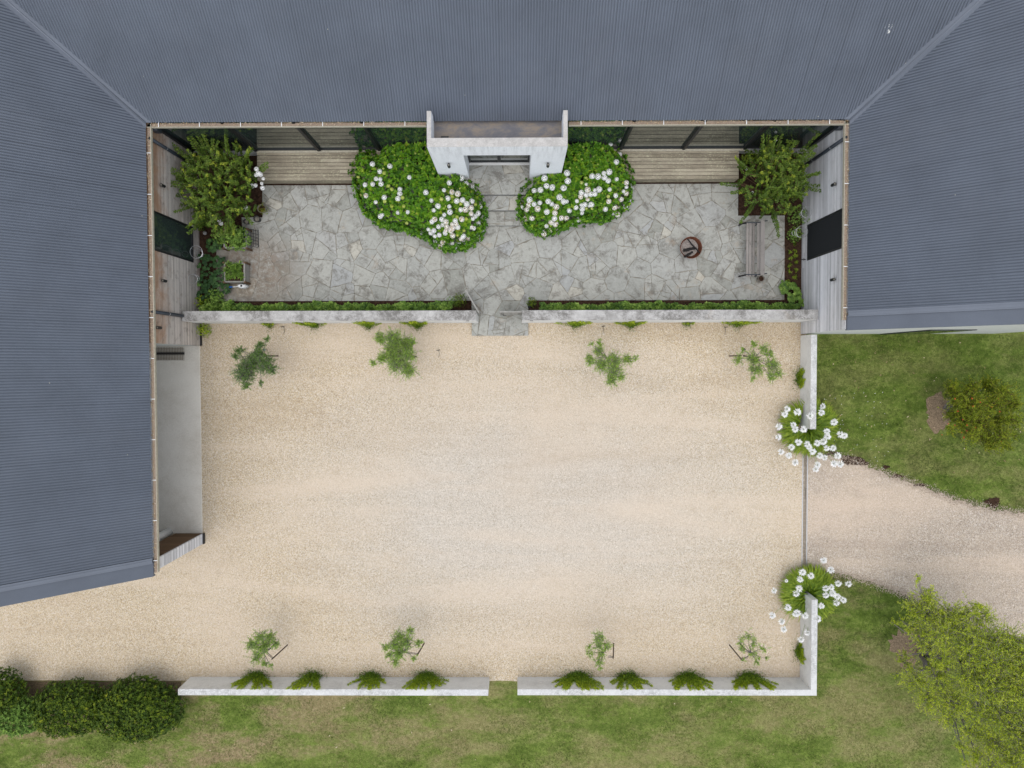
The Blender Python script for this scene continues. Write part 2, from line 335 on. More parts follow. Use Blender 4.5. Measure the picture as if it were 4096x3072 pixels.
class MB:
    def __init__(s): s.v = []; s.f = []; s.t = []; s.mi = []
    def add(s, vs, fs, tint=.5, mi=0):
        b = len(s.v); s.v += [tuple(v) for v in vs]
        for f in fs: s.f.append(tuple(i + b for i in f)); s.t.append(tint); s.mi.append(mi)
    def box(s, x0, x1, y0, y1, z0, z1, tint=.5, mi=0, topmi=None, bev=0.0):
        if x0 > x1: x0, x1 = x1, x0
        if y0 > y1: y0, y1 = y1, y0
        if bev:
            b = bev
            vs = [(x0, y0, z0), (x1, y0, z0), (x1, y1, z0), (x0, y1, z0), (x0, y0, z1 - b), (x1, y0, z1 - b), (x1, y1, z1 - b), (x0, y1, z1 - b),
                  (x0 + b, y0 + b, z1), (x1 - b, y0 + b, z1), (x1 - b, y1 - b, z1), (x0 + b, y1 - b, z1)]
            s.add(vs, [(3, 2, 1, 0), (0, 1, 5, 4), (1, 2, 6, 5), (2, 3, 7, 6), (3, 0, 4, 7)], tint, mi)
            s.add(vs, [(4, 5, 9, 8), (5, 6, 10, 9), (6, 7, 11, 10), (7, 4, 8, 11), (8, 9, 10, 11)], tint, mi if topmi is None else topmi)
            return
        vs = [(x0, y0, z0), (x1, y0, z0), (x1, y1, z0), (x0, y1, z0), (x0, y0, z1), (x1, y0, z1), (x1, y1, z1), (x0, y1, z1)]
        s.add(vs, [(3, 2, 1, 0), (0, 1, 5, 4), (1, 2, 6, 5), (2, 3, 7, 6), (3, 0, 4, 7)], tint, mi)
        s.add(vs, [(4, 5, 6, 7)], tint, mi if topmi is None else topmi)
    def obox(s, a, b, wd, z0, z1, tint=.5, mi=0):
        """upright board from a to b (xy), width wd"""
        a = Vector(a[:2]); b = Vector(b[:2]); d = (b - a).normalized(); n = Vector((-d.y, d.x)) * wd / 2
        q = [a - n, b - n, b + n, a + n]
        vs = [(p.x, p.y, z0) for p in q] + [(p.x, p.y, z1) for p in q]
        s.add(vs, [(3, 2, 1, 0), (0, 1, 5, 4), (1, 2, 6, 5), (2, 3, 7, 6), (3, 0, 4, 7), (4, 5, 6, 7)], tint, mi)
    def beam(s, a, b, wx, wy, tint=.5, mi=0):
        """square bar between two 3-D points"""
        s.tube([a, b], [wx, wx], 4, tint, mi, cap=True, sq=wy / wx)
    def tube(s, pts, rad, n=6, tint=.5, mi=0, cap=True, sq=1.0):
        pts = [Vector(p) for p in pts]
        if not hasattr(rad, '__len__'): rad = [rad] * len(pts)
        vs = []; up = Vector((0, 0, 1))
        for i, p in enumerate(pts):
            d = (pts[min(i + 1, len(pts) - 1)] - pts[max(i - 1, 0)])
            d = d.normalized() if d.length > 1e-9 else Vector((0, 0, 1))
            u = d.cross(up)
            if u.length < .05: u = d.cross(Vector((0, 1, 0)))
            u.normalize(); v = d.cross(u).normalized() * sq
            for k in range(n):
                a = 2 * math.pi * (k + .5) / n
                vs.append(p + (u * math.cos(a) + v * math.sin(a)) * rad[i])
        fs = []
        for i in range(len(pts) - 1):
            for k in range(n):
                k2 = (k + 1) % n
                fs.append((i * n + k, i * n + k2, (i + 1) * n + k2, (i + 1) * n + k))
        if cap:
            fs.append(tuple(range(n))[::-1]); fs.append(tuple((len(pts) - 1) * n + k for k in range(n)))
        s.add(vs, fs, tint, mi)
    def lathe(s, c, prof, n=20, tint=.5, mi=0):
        vs = []
        for r, z in prof:
            for k in range(n):
                a = 2 * math.pi * k / n; vs.append((c[0] + r * math.cos(a), c[1] + r * math.sin(a), c[2] + z))
        fs = []
        for i in range(len(prof) - 1):
            for k in range(n):
                k2 = (k + 1) % n; fs.append((i * n + k, i * n + k2, (i + 1) * n + k2, (i + 1) * n + k))
        s.add(vs, fs, tint, mi)
    def poly(s, pts, z0, z1, tint=.5, mi=0, topmi=None):
        n = len(pts); vs = [(p[0], p[1], z0) for p in pts] + [(p[0], p[1], z1) for p in pts]
        s.add(vs, [(k, (k + 1) % n, n + (k + 1) % n, n + k) for k in range(n)], tint, mi)
        s.add(vs, [tuple(range(n, 2 * n))], tint, mi if topmi is None else topmi)
    def build(s, name, mats, parent=None, smooth=False):
        me = bpy.data.meshes.new(name); me.from_pydata(s.v, [], s.f)
        if not isinstance(mats, (list, tuple)): mats = [mats]
        for m in mats: me.materials.append(m)
        a = me.attributes.new('tint', 'FLOAT', 'FACE'); a.data.foreach_set('value', np.array(s.t, 'f'))
        if len(mats) > 1: me.polygons.foreach_set('material_index', np.array(s.mi, 'i'))
        if smooth: me.polygons.foreach_set('use_smooth', np.ones(len(s.f), bool))
        me.update()
        return link_mesh(name, me, parent)

def raw_mesh(name, V, T, tint, mats, parent=None, mi=None, quad=False, local=False):
    k = 4 if quad else 3
    me = bpy.data.meshes.new(name); V = np.asarray(V, 'f').reshape(-1, 3); T = np.asarray(T, 'i').reshape(-1, k)
    me.vertices.add(len(V)); me.vertices.foreach_set('co', V.ravel())
    me.loops.add(T.size); me.loops.foreach_set('vertex_index', T.ravel())
    me.polygons.add(len(T)); me.polygons.foreach_set('loop_start', np.arange(0, T.size, k, dtype='i'))
    me.update(calc_edges=True)
    if not isinstance(mats, (list, tuple)): mats = [mats]
    for m in mats: me.materials.append(m)
    a = me.attributes.new('tint', 'FLOAT', 'FACE'); a.data.foreach_set('value', np.asarray(tint, 'f'))
    if mi is not None: me.polygons.foreach_set('material_index', np.asarray(mi, 'i'))
    me.validate()
    if local: return me
    return link_mesh(name, me, parent)

def unit(a): return a / np.maximum(np.linalg.norm(a, axis=-1, keepdims=True), 1e-9)
def leaf_geo(base, d, nrm, L, W, tint, fold=.25, curl=.15):
    """rhomboid folded leaves; all args arrays of N"""
    N = len(base); d = unit(d); s = unit(np.cross(d, nrm)); n = unit(np.cross(s, d))
    L = np.broadcast_to(np.asarray(L, float), (N,))[:, None]; W = np.broadcast_to(np.asarray(W, float), (N,))[:, None]
    m = base + d * L * .45
    v = np.stack([base, m + s * W * .5 + n * W * fold, base + d * L - n * L * curl, m - s * W * .5 + n * W * fold], 1)
    i = np.arange(N)[:, None] * 4
    T = np.concatenate([i + np.array([[0, 1, 2]]), i + np.array([[0, 2, 3]])], 1).reshape(-1, 3)
    return v.reshape(-1, 3), T, np.repeat(tint, 2)
class Leaves:
    def __init__(s): s.V = []; s.T = []; s.t = []; s.n = 0
    def add(s, base, d, nrm, L, W, tint, **k):
        v, T, t = leaf_geo(np.asarray(base, float), np.asarray(d, float), np.asarray(nrm, float), L, W, np.clip(tint, 0, 1), **k)
        s.V.append(v); s.T.append(T + s.n); s.t.append(t); s.n += len(v)
    def build(s, name, mat, parent=None):
        return raw_mesh(name, np.concatenate(s.V), np.concatenate(s.T), np.concatenate(s.t), mat, parent)
def rdir(n, up=0.0):
    a = rng.normal(size=(n, 3)); a = unit(a); a[:, 2] = a[:, 2] + up; return unit(a)

def rosettes(L, pos, nrm, k, ln, wd, tint, spread=.9, jit=.25):
    """k leaves round each pos, opening about nrm"""
    N = len(pos); pos = np.repeat(pos, k, 0); nr = np.repeat(unit(nrm), k, 0); t = np.repeat(tint, k)
    ref = np.where(np.abs(nr[:, 2:3]) < .9, np.array([[0, 0, 1.]]), np.array([[1., 0, 0]]))
    u = unit(np.cross(nr, ref)); v = np.cross(nr, u)
    ang = (np.tile(np.arange(k), N) * 2.399 + np.repeat(rng.uniform(0, 6.28, N), k) + rng.normal(0, jit, N * k))[:, None]
    sp = (spread + rng.normal(0, .18, (N * k, 1)))
    d = (u * np.cos(ang) + v * np.sin(ang)) * sp + nr * (1.15 - sp * .75)
    lnn = ln * rng.uniform(.65, 1.15, N * k)
    L.add(pos, d, nr, lnn, lnn * wd / ln, t + rng.normal(0, .1, N * k))

# ------------------------------------------------------------ key planes of the place
ZG = 3.30                                     # gutter height
XW = P(805, 1400, 0).x                        # west wing face (faces east)
XE = P(3203, 1250, 0).x                       # east wing face (faces west)
ZD = .56                                      # deck and landing level
YN = P(2048, 597, ZD).y                       # glazed north wall
ZP = .05                                      # courtyard paving level
print('planes', XW, XE, YN, 'gutters', P(612, 800, ZG).x, P(3370, 800, ZG).x, P(2048, 498, ZG).y)

# ------------------------------------------------------------ ground
def sheet(name, pts, z, mat, kind='structure'):
    m = MB(); m.add([(p[0], p[1], z) for p in pts], [tuple(range(len(pts)))]); o = m.build(name, mat)
    if sum(pts[i][0] * pts[(i + 1) % len(pts)][1] - pts[(i + 1) % len(pts)][0] * pts[i][1] for i in range(len(pts))) < 0: o.data.flip_normals()
    o['kind'] = kind; return o
sheet('lawn', [(-150, -150), (150, -150), (150, 150), (-150, 150)], -.03, MAT['lawn'])
def rough_line(a, b, n, amp):
    return [(a[0] + (b[0] - a[0]) * i / n + random.gauss(0, amp), a[1] + (b[1] - a[1]) * i / n + random.gauss(0, amp)) for i in range(n)]
def pxpoly(pts, z=0, n=14, amp=.035):
    out = []; q = [P(x, y, z) for x, y in pts]
    for i in range(len(q)): out += rough_line(q[i], q[(i + 1) % len(q)], n, amp)
    return out
g0, g1 = P(-900, 1700), P(3212, 2726)
sheet('gravel_courtyard', [(g0.x, g1.y)] + [(P(x, 2726).x, g1.y + random.gauss(0, .01)) for x in range(-800, 3212, 40)] + [(g1.x, g1.y), (g1.x, P(2048, 1293).y + .25), (XW - .3, P(2048, 1293).y + .25), (XW - .3, P(0, 2300).y - .5 + 2.2), (g0.x, P(0, 2300).y + 1.7)], 0.0, MAT['gravel'])
sheet('gravel_driveway', pxpoly([(3216, 1798), (3400, 1838), (3560, 1903), (3700, 1952), (3820, 2000), (3950, 2035), (4096, 2055), (4700, 2160), (4700, 2750), (4096, 2575), (3950, 2520), (3800, 2462), (3680, 2400), (3600, 2370), (3500, 2330), (3370, 2298), (3216, 2270)], amp=.03), -.004, MAT['drive'])
# soil beds
def pxrect(x0, x1, y0, y1, z=ZP):
    a = P(x0, y1, z); b = P(x1, y0, z); return [(a.x, a.y), (b.x, a.y), (b.x, b.y), (a.x, b.y)]
sheet('soil_bed', [(XW, P(0, 1290).y + .1), (XE, P(0, 1290).y + .1), (XE, YN), (XW, YN)], .025, MAT['soil'])
m = MB(); a = P(0, 2726); b = P(712, 2775)
m.add([(a.x - 4, a.y - .95, -.01), (b.x + .1, a.y - .95, -.01), (b.x + .1, a.y - .012, -.01), (a.x - 4, a.y - .012, -.01)], [(0, 1, 2, 3)]); m.build('mulch_strip', plain('brown_mulch', (104, 90, 70), .98, .1, 0, .4, 25))['kind'] = 'structure'
# earth clods and worn patches where the drive meets the lawn
def patch(cx, cy, rx, ry, z, mat, name, label):
    c = P(cx, cy, 0); pts = []
    for k in range(40):
        a = k / 40 * 6.283; r = 1 + .18 * math.sin(3 * a + cx) + random.gauss(0, .12)
        pts.append((c.x + rx * r * math.cos(a), c.y + ry * r * math.sin(a)))
    m = MB(); m.add([(p[0], p[1], z) for p in pts], [tuple(range(40))]); o = m.build(name, mat); o['kind'] = 'structure'; return o
for x, y, rx, ry in [(3400, 1838, .35, .14), (3440, 1850, .28, .1), (3300, 1812, .4, .1), (3545, 1868, .12, .06), (3590, 1905, .2, .06), (3970, 2010, .24, .16), (3680, 1940, .2, .05)]:
    patch(x, y, rx, ry, .003 + x * 1e-7, MAT['soil'], 'soil_patch', '')
patch(3765, 1650, .52, .62, -.02, MAT['mulch'], 'mulch_ring', ''); patch(3625, 2590, .5, .62, -.02, MAT['mulch'], 'mulch_ring', '')

# garage floor
YG0, YG1 = P(805, 2133, 0).y, P(805, 1383, 0).y
m = MB(); m.box(XW - 6.0, P(806, 1800, 0).x, YG0 - .0, YG1, -.05, .03, topmi=0, bev=.01)
m.build('garage_floor', MAT['slab'])['kind'] = 'structure'

# ------------------------------------------------------------ crazy paving
def clip_half(poly, nx, ny, c):
    out = []
    for i in range(len(poly)):
        a, b = poly[i], poly[(i + 1) % len(poly)]
        da, db = nx * a[0] + ny * a[1] - c, nx * b[0] + ny * b[1] - c
        if da <= 0: out.append(a)
        if (da < 0 < db) or (db < 0 < da):
            t = da / (da - db); out.append((a[0] + (b[0] - a[0]) * t, a[1] + (b[1] - a[1]) * t))
    return out
def area(p): return abs(sum(p[i][0] * p[(i + 1) % len(p)][1] - p[(i + 1) % len(p)][0] * p[i][1] for i in range(len(p)))) / 2
def split(poly, out, tries=0, force=False):
    A = area(poly)
    if A < .07 or (not force and A < .6 and random.random() < (.78 if A < .22 else .46)): out.append(poly); return
    cx = sum(p[0] for p in poly) / len(poly); cy = sum(p[1] for p in poly) / len(poly)
    xs = [p[0] - cx for p in poly]; ys = [p[1] - cy for p in poly]
    sxx = sum(x * x for x in xs); syy = sum(y * y for y in ys); sxy = sum(x * y for x, y in zip(xs, ys))
    ang = .5 * math.atan2(2 * sxy, sxx - syy) + random.gauss(0, .3 + .15 * tries)         # cut across the long side
    nx, ny = math.cos(ang), math.sin(ang); off = random.gauss(0, .09) * math.sqrt(A); c = nx * cx + ny * cy + off
    p, q = clip_half(poly, nx, ny, c), clip_half(poly, -nx, -ny, -c)
    if len(p) < 3 or len(q) < 3 or min(area(p), area(q)) < .015 or (min(len(p), len(q)) < 4 and tries < 6):
        if tries < 8: return split(poly, out, tries + 1, force=True)
        out.append(poly); return
    split(p, out); split(q, out)
def vor_cells(x0, x1, y0, y1, n, gap):
    pts = []; tries = 0
    while len(pts) < n and tries < n * 60:
        tries += 1; p = (random.uniform(x0, x1), random.uniform(y0, y1))
        if all((p[0] - q[0]) ** 2 + (p[1] - q[1]) ** 2 > random.uniform(.46, .8) ** 2 for q in pts): pts.append(p)
    cells = []
    for i, p in enumerate(pts):
        poly = [(x0 - 1, y0 - 1), (x1 + 1, y0 - 1), (x1 + 1, y1 + 1), (x0 - 1, y1 + 1)]
        for q in sorted((q for j, q in enumerate(pts) if j != i), key=lambda q: (q[0] - p[0]) ** 2 + (q[1] - p[1]) ** 2)[:26]:
            dx, dy = q[0] - p[0], q[1] - p[1]; L = math.hypot(dx, dy); nx, ny = dx / L, dy / L
            poly = clip_half(poly, nx, ny, nx * p[0] + ny * p[1] + L / 2)
            if len(poly) < 3: break
        if len(poly) < 3: continue
        poly = [v for v in poly]; out = []; split(poly, out)
        for o in out:
            # inset every flag by its joint, round off a corner now and then
            if sum(o[k][0] * o[(k + 1) % len(o)][1] - o[(k + 1) % len(o)][0] * o[k][1] for k in range(len(o))) < 0: o = o[::-1]
            q = o
            for k in range(len(o)):
                a_, b_ = o[k], o[(k + 1) % len(o)]; L = math.hypot(b_[0] - a_[0], b_[1] - a_[1])
                if L < 1e-4: continue
                nx, ny = (b_[1] - a_[1]) / L, -(b_[0] - a_[0]) / L
                q = clip_half(q, nx, ny, nx * a_[0] + ny * a_[1] - gap * random.uniform(.25, 1.0))
                if len(q) < 3: break
            if len(q) >= 3: cells.append(q)
    return cells
def roundc(poly):
    out = []
    for i in range(len(poly)):
        a, b, c = poly[i - 1], poly[i], poly[(i + 1) % len(poly)]
        la, lc = math.hypot(a[0] - b[0], a[1] - b[1]), math.hypot(c[0] - b[0], c[1] - b[1]); r = random.uniform(.008, .045)
        ta, tc = min(.4, r / max(la, 1e-4)), min(.4, r / max(lc, 1e-4))
        out += [(b[0] + (a[0] - b[0]) * ta, b[1] + (a[1] - b[1]) * ta), (b[0] + (c[0] - b[0]) * tc, b[1] + (c[1] - b[1]) * tc)]
    return out
def wobble(poly):
    out = []
    for i in range(len(poly)):
        a, b = poly[i], poly[(i + 1) % len(poly)]; L = math.hypot(b[0] - a[0], b[1] - a[1])
        out.append(a)
        if L > .16:
            k = max(2, int(L / .12))
            nx, ny = (b[1] - a[1]) / L, -(b[0] - a[0]) / L
            for j in range(1, k): 
                t = j / k; w_ = random.gauss(0, .011); out.append((a[0] + (b[0] - a[0]) * t - nx * abs(w_), a[1] + (b[1] - a[1]) * t - ny * abs(w_)))
    return out
def paving(name, rects, z, n, thick=.03, gap=.009, mat=None, parent=None):
    X0 = min(r[0] for r in rects); X1 = max(r[1] for r in rects); Y0 = min(r[2] for r in rects); Y1 = max(r[3] for r in rects)
    m = MB()
    for c in vor_cells(X0, X1, Y0, Y1, n, gap):
        t = min(1, max(0, random.gauss(.5, .26))); dz = random.uniform(-.003, .003)
        c = wobble(roundc(c))
        for r in rects:
            q = clip_half(c, 1, 0, r[1]); q = clip_half(q, -1, 0, -r[0]) if q else q
            q = clip_half(q, 0, 1, r[3]) if q else q; q = clip_half(q, 0, -1, -r[2]) if q else q
            if len(q) >= 3: m.poly(q, z - thick, z + dz, t)
    for r in rects: m.add([(r[0], r[2], z - .012), (r[1], r[2], z - .012), (r[1], r[3], z - .012), (r[0], r[3], z - .012)], [(0, 1, 2, 3)], mi=1)
    o = m.build(name, [mat or MAT['pave'], MAT['mortar']], parent); return o
def wr(x0, x1, y0, y1, z=ZP):
    a = P(x0, y1, z); b = P(x1, y0, z); return (a.x, b.x, a.y, b.y)
YDF = P(2048, 738, ZP).y      # foot of the decks
ys = P(2048, 1205, ZP).y
YS = [P(2048, 778, ZD).y, P(2048, 841, .39).y, P(2048, 902, .22).y]
r1 = wr(1050, 2953, 738, 862); r2 = wr(968, 3139, 862, 985); r3 = wr(868, 3139, 985, 1205); r4 = wr(1887, 2113, 1205, 1343, .03)
r1 = (r1[0], r1[1], r2[3], YDF); r2 = (r2[0], r2[1], r3[3], r2[3]); r4 = (r4[0], r4[1], r4[2], r3[2])
paving('courtyard_paving', [r1, r2, r3, r4], ZP, 320, gap=.006)['kind'] = 'structure'
# stone steps up to the door
sx0, sx1 = P(1830, 800, .4).x, P(2165, 800, .4).x
YDOOR = P(2048, 653, ZD).y
st = thing('stone_steps', 'grey stone steps rising from the courtyard to the glass front door', 'steps', ((sx0 + sx1) / 2, YS[2], ZP))
for i, (ya, yb, z) in enumerate([(YS[0], YDOOR, ZD), (YS[1], YS[0], .39), (YS[2], YS[1], .22)]):
    o = paving('step', [(sx0 if i else P(1872, 700, ZD).x - .4, sx1 if i else P(2122, 700, ZD).x + .4, ya, yb)], z, 12 if i == 0 else 6, .03, .006, parent=st)
    m = MB(); m.box(sx0 + .01, sx1 - .01, ya + .015, yb + (.3 if i else 0), ZP - .03, z - .035); m.build('riser', MAT['stone'], st)

# ------------------------------------------------------------ low concrete walls
def wall(name, label, x0, x1, y0, y1, top, group=None, sm='wall_side', tm='wall_top', extra=None):
    o = MB(); o.box(x0, x1, y0, y1, -.1, top, topmi=1, bev=.006)
    if extra: o.box(*extra, -.1, top + .0005, topmi=1, bev=.006)
    e = thing(name, label, 'wall', ((x0 + x1) / 2, (y0 + y1) / 2, 0), group)
    o.build('wall_body', [MAT[sm], MAT[tm]], e); return e
ZW = 1.42; ZB = .92; ZR = .86
yA, yB = P(2048, 1281, ZW).y, P(2048, 1241, ZW).y
gx0, gx1, gx2 = P(1904, 1260, ZW).x, P(2089, 1260, ZW).x, P(3260, 1260, ZW).x
gwl = wall('courtyard_wall', 'thick pale concrete wall with lichened top left of the open gate', XW + .02, gx0, yA, yB, ZW)
gwr = wall('courtyard_wall', 'thick grey stained concrete wall right of the gate, running to the silver cladding', gx1, XE - .01, yA, yB, ZW)
for e, x in ((gwl, 1871), (gwr, 2126)):
    c = P(x, 1282, 1.15).x; m = MB(); m.box(c - .05, c + .05, yA - .012, yA + .02, 1.18, 1.26); m.build('recessed_light', MAT['black'], e)
c0, c1 = P(712, 2786, ZB), P(1953, 2780, ZB); yb0, yb1 = P(1300, 2782, ZB).y, P(1300, 2757, ZB).y
wall('boundary_wall', 'low white concrete wall with four creepers, left of the lawn gap', c0.x, c1.x, yb0, yb1, ZB, tm='wall_top_pale')
c2, c3 = P(2070, 2780, ZB), P(3270, 2783, ZB); yb0, yb1 = P(2700, 2782, ZB).y, P(2700, 2758, ZB).y
xr0, xr1 = P(3245, 2600, ZB).x, P(3269, 2600, ZB).x
yr = P(3250, 2399, ZB).y
e = wall('boundary_wall', 'L-shaped low white concrete wall turning the corner at lower right', c2.x, xr1, yb0, yb1, ZB, tm='wall_top_pale', extra=(xr0, xr1, yb1 + .0005, yr))
a = P(3250, 1338, ZR); b = P(3250, 1717, ZR)
xu0, xu1 = P(3243, 1500, ZR).x, P(3267, 1500, ZR).x
wall('boundary_wall', 'short smooth concrete wall running down from the right wing to the drive', xu0, xu1, b.y, a.y, ZR, tm='wall_top_pale')

# drain across the drive entrance
dx0, dx1 = P(3208, 2000).x, P(3230, 2000).x; dy0, dy1 = P(0, 2290).y, P(3220, 1800).y
dr = thing('drain_channel', 'long slotted metal drain across the drive entrance', 'drain', ((dx0 + dx1) / 2, (dy0 + dy1) / 2, 0))
m = MB(); m.box(dx0, dx0 + .03, dy0, dy1, -.1, .012); m.box(dx1 - .03, dx1, dy0, dy1, -.1, .012); m.build('channel_edge', MAT['steel'], dr)
m = MB(); m.box(dx0 + .03, dx1 - .03, dy0, dy1, -.1, -.028); m.build('channel_base', MAT['black'], dr)
m = MB(); y = dy0
while y < dy1 - .02:
    m.box(dx0 + .03, dx1 - .03, y, y + .018, -.02, .008); y += .045
for k in range(1, 4): xx = dx0 + .03 + (dx1 - dx0 - .06) * k / 4; m.box(xx - .005, xx + .005, dy0, dy1, -.02, .0095)
m.build('grate', MAT['rubberlight'], dr)

# ------------------------------------------------------------ the house
house = thing('house', 'large U-shaped house with grey corrugated roof and timber clad wings round the courtyard', 'house', (0, YN + 3, 0))
EO = .09                                  # eave line stands this far out from the wall
SR = 3.25                                 # run from eave to ridge (45 degree roof)
PITCH, AMP = .0762, .0115
xwE, xeE, ynE = XW - .02, XE + .02, YN - .03     # roof edge lines
YGL = P(600, 2305, ZG).y; YGR = P(3390, 1321, ZG).y   # gable edges of the flashings
def corrug(fn_pt, u0, u1, vrange, name, back=False):
    """fn_pt(u, v, h) -> point; u along the eave, v up the slope"""
    m = MB(); n = int((u1 - u0) / PITCH * 8); prev = None
    V = []; Fc = []; idx = {}
    for i in range(n + 1):
        u = u0 + (u1 - u0) * i / n; v0, v1 = vrange(u)
        h = AMP * math.cos(2 * math.pi * (u - u0) / PITCH); idx[len(V)] = i
        if v1 - v0 < .01: prev = None; continue
        V += [fn_pt(u, v0, h), fn_pt(u, v1, h)]; k = len(V)
        if prev is not None: Fc.append((prev, k - 2, k - 1, prev + 1))
        prev = k - 2
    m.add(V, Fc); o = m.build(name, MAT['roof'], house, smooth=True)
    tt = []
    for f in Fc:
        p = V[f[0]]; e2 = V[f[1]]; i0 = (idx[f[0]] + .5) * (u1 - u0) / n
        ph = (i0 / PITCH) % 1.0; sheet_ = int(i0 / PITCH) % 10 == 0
        tt.append((.5 if .38 < ph < .64 else 0.0) + (.2 if sheet_ and .5 < ph < .8 else 0))  # tint paints rib shade into the pans, and dark lines at sheet laps
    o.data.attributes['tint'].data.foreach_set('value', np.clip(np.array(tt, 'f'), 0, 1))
    return o
q = math.sqrt(.5); VG = .155                # valley gap each side, in plan
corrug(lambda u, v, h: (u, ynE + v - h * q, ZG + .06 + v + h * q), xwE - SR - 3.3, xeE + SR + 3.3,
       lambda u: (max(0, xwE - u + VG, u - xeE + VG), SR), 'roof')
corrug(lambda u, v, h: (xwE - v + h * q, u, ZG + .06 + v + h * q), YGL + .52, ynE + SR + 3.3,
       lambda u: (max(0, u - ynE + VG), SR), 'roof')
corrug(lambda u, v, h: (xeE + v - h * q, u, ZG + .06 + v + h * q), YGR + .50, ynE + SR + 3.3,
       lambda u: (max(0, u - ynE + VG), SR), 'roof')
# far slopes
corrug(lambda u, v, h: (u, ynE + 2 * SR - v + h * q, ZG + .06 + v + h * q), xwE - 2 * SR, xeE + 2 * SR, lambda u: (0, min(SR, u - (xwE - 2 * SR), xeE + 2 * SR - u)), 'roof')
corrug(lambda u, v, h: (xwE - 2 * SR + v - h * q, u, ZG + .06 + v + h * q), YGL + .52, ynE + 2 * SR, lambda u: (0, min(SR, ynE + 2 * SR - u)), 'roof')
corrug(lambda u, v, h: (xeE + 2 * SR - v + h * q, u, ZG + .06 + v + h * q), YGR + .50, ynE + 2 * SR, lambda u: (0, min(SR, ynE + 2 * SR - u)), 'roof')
# valley flashings (a folded strip lying in each valley)
for x, s in ((xwE, -1), (xeE, 1)):
    m = MB(); z0 = ZG + .045; L = SR; wv = .17
    A = [(x, ynE, z0), (x + s * L, ynE + L, z0 + L)]
    B = [(x - s * wv * .0, ynE, z0), (x + s * (L - wv * 1.2), ynE + L, z0 + L)]          # north plane side: height follows y
    m.add([A[0], A[1], (x + s * (L - wv), ynE + L, z0 + L), (x - s * wv, ynE, z0)], [(0, 1, 2, 3)])
    m.add([A[0], A[1], (x + s * L, ynE + L - wv, z0 + L), (x, ynE - wv, z0)], [(0, 1, 2, 3)])
    m.tube([(x, ynE - .02, z0 + .004), (x + s * L, ynE + L, z0 + L + .004)], .028, 6)
    m.build('valley_flashing', MAT['flash'], house, smooth=True)
# ridge caps
m = MB(); zr = ZG + .085 + SR
for (a, b) in [((xwE - SR, ynE + SR, zr), (xeE + SR, ynE + SR, zr)), ((xwE - SR, YGL + .05, zr), (xwE - SR, ynE + SR, zr)), ((xeE + SR, YGR + .05, zr), (xeE + SR, ynE + SR, zr))]:
    a = Vector(a); b = Vector(b); d = (b - a).normalized(); s = Vector((-d.y, d.x, 0)) * .16
    dn = Vector((0, 0, -.16)); m.add([a, b, b + s + dn, a + s + dn], [(0, 1, 2, 3)]); m.add([a, b, b - s + dn, a - s + dn], [(3, 2, 1, 0)]); m.tube([a, b], .022, 6)
m.build('ridge_cap', MAT['barge'], house)
# barge flashings at the two gables
for xe, s, yg in ((xwE, -1, YGL), (xeE, 1, YGR)):
    m = MB()
    def strip(ya, yb, h, t=.03):
        for sg, xa, xb in ((1, xe, xe + s * SR), (1, xe + s * 2 * SR, xe + s * SR)):
            vs = [(xa, ya, ZG + h), (xb, ya, ZG + h + SR), (xb, yb, ZG + h + SR), (xa, yb, ZG + h)]
            vs += [(p[0], p[1], p[2] - t) for p in vs]
            m.add(vs, [(0, 1, 2, 3), (4, 5, 6, 7), (0, 1, 5, 4), (1, 2, 6, 5), (2, 3, 7, 6), (3, 0, 4, 7)])
    strip(yg + .39, yg + .56, .085); strip(yg + .43, yg + .50, .10)
    m.build('verge_cap', MAT['flash'], house)
    m = MB(); strip(yg, yg + .42, .035, .12); m.build('barge_panel', MAT['barge'], house)
# gable walls (white) with the garden door in the right one
def gable(xe, s, yg, dark=False):
    m = MB(); y0, y1 = yg + .03, yg + .25
    x0 = xe + s * .03; x1 = xe + s * (2 * SR - .03)
    prof = [(x0, -.1), (x1, -.1), (x1, ZG), ((x0 + x1) / 2, ZG + SR - .03), (x0, ZG)]
    vs = [(p[0], y0, p[1]) for p in prof] + [(p[0], y1, p[1]) for p in prof]
    m.add(vs, [(0, 1, 2, 3, 4), (9, 8, 7, 6, 5)] + [(k, (k + 1) % 5, 5 + (k + 1) % 5, 5 + k) for k in range(5)])
    return m.build('gable_wall', MAT['gable'], house)
gable(xeE, 1, YGR)
gable(xwE - .4, -1, YGL)
dA, dB = P(3516, 1332, 0).x, P(3678, 1332, 0).x
m = MB(); m.box(dA, dB, YGR + .005, YGR + .03, .05, 3.0); gd = m.build('garden_door', MAT['black'], house)
m = MB(); m.box(dA + .08, (dA + dB) / 2 - .04, YGR - .003, YGR + .005, .15, 2.9); m.box((dA + dB) / 2 + .04, dB - .08, YGR - .003, YGR + .005, .15, 2.9); m.build('pane', MAT['glass'], gd)

# timber cladding: horizontal boards, cut round a window
def cladding(name, xf, s, y0, y1, z0, z1, mat, holes=(), bh=.094):
    m = MB(); z = z0; m.box(xf - s * .04, xf - s * .12, y0, y1, z0, z1, .1)
    while z < z1 - .01:
        zt = min(z + bh - .009, z1); segs = [(y0, y1)]
        for (a, b, c, d) in holes:
            if z < d and zt > c:
                ns = []
                for (p, r_) in segs:
                    if a > p: ns.append((p, min(a, r_)))
                    if b < r_: ns.append((max(b, p), r_))
                segs = [t for t in ns if t[1] - t[0] > .01]
        for (p, r_) in segs:
            yy = p
            while yy < r_ - .01:
                e = min(r_, yy + random.uniform(1.8, 4.2))
                if r_ - e < .4: e = r_
                m.box(xf - s * .04, xf + random.uniform(-.002, .002), yy, e - .003, z, zt, random.random()); yy = e
        z += bh
    return m.build(name, mat, house)
YWN = YN + .05
wy0, wy1 = P(771, 1050, .5).y, P(771, 908, .5).y
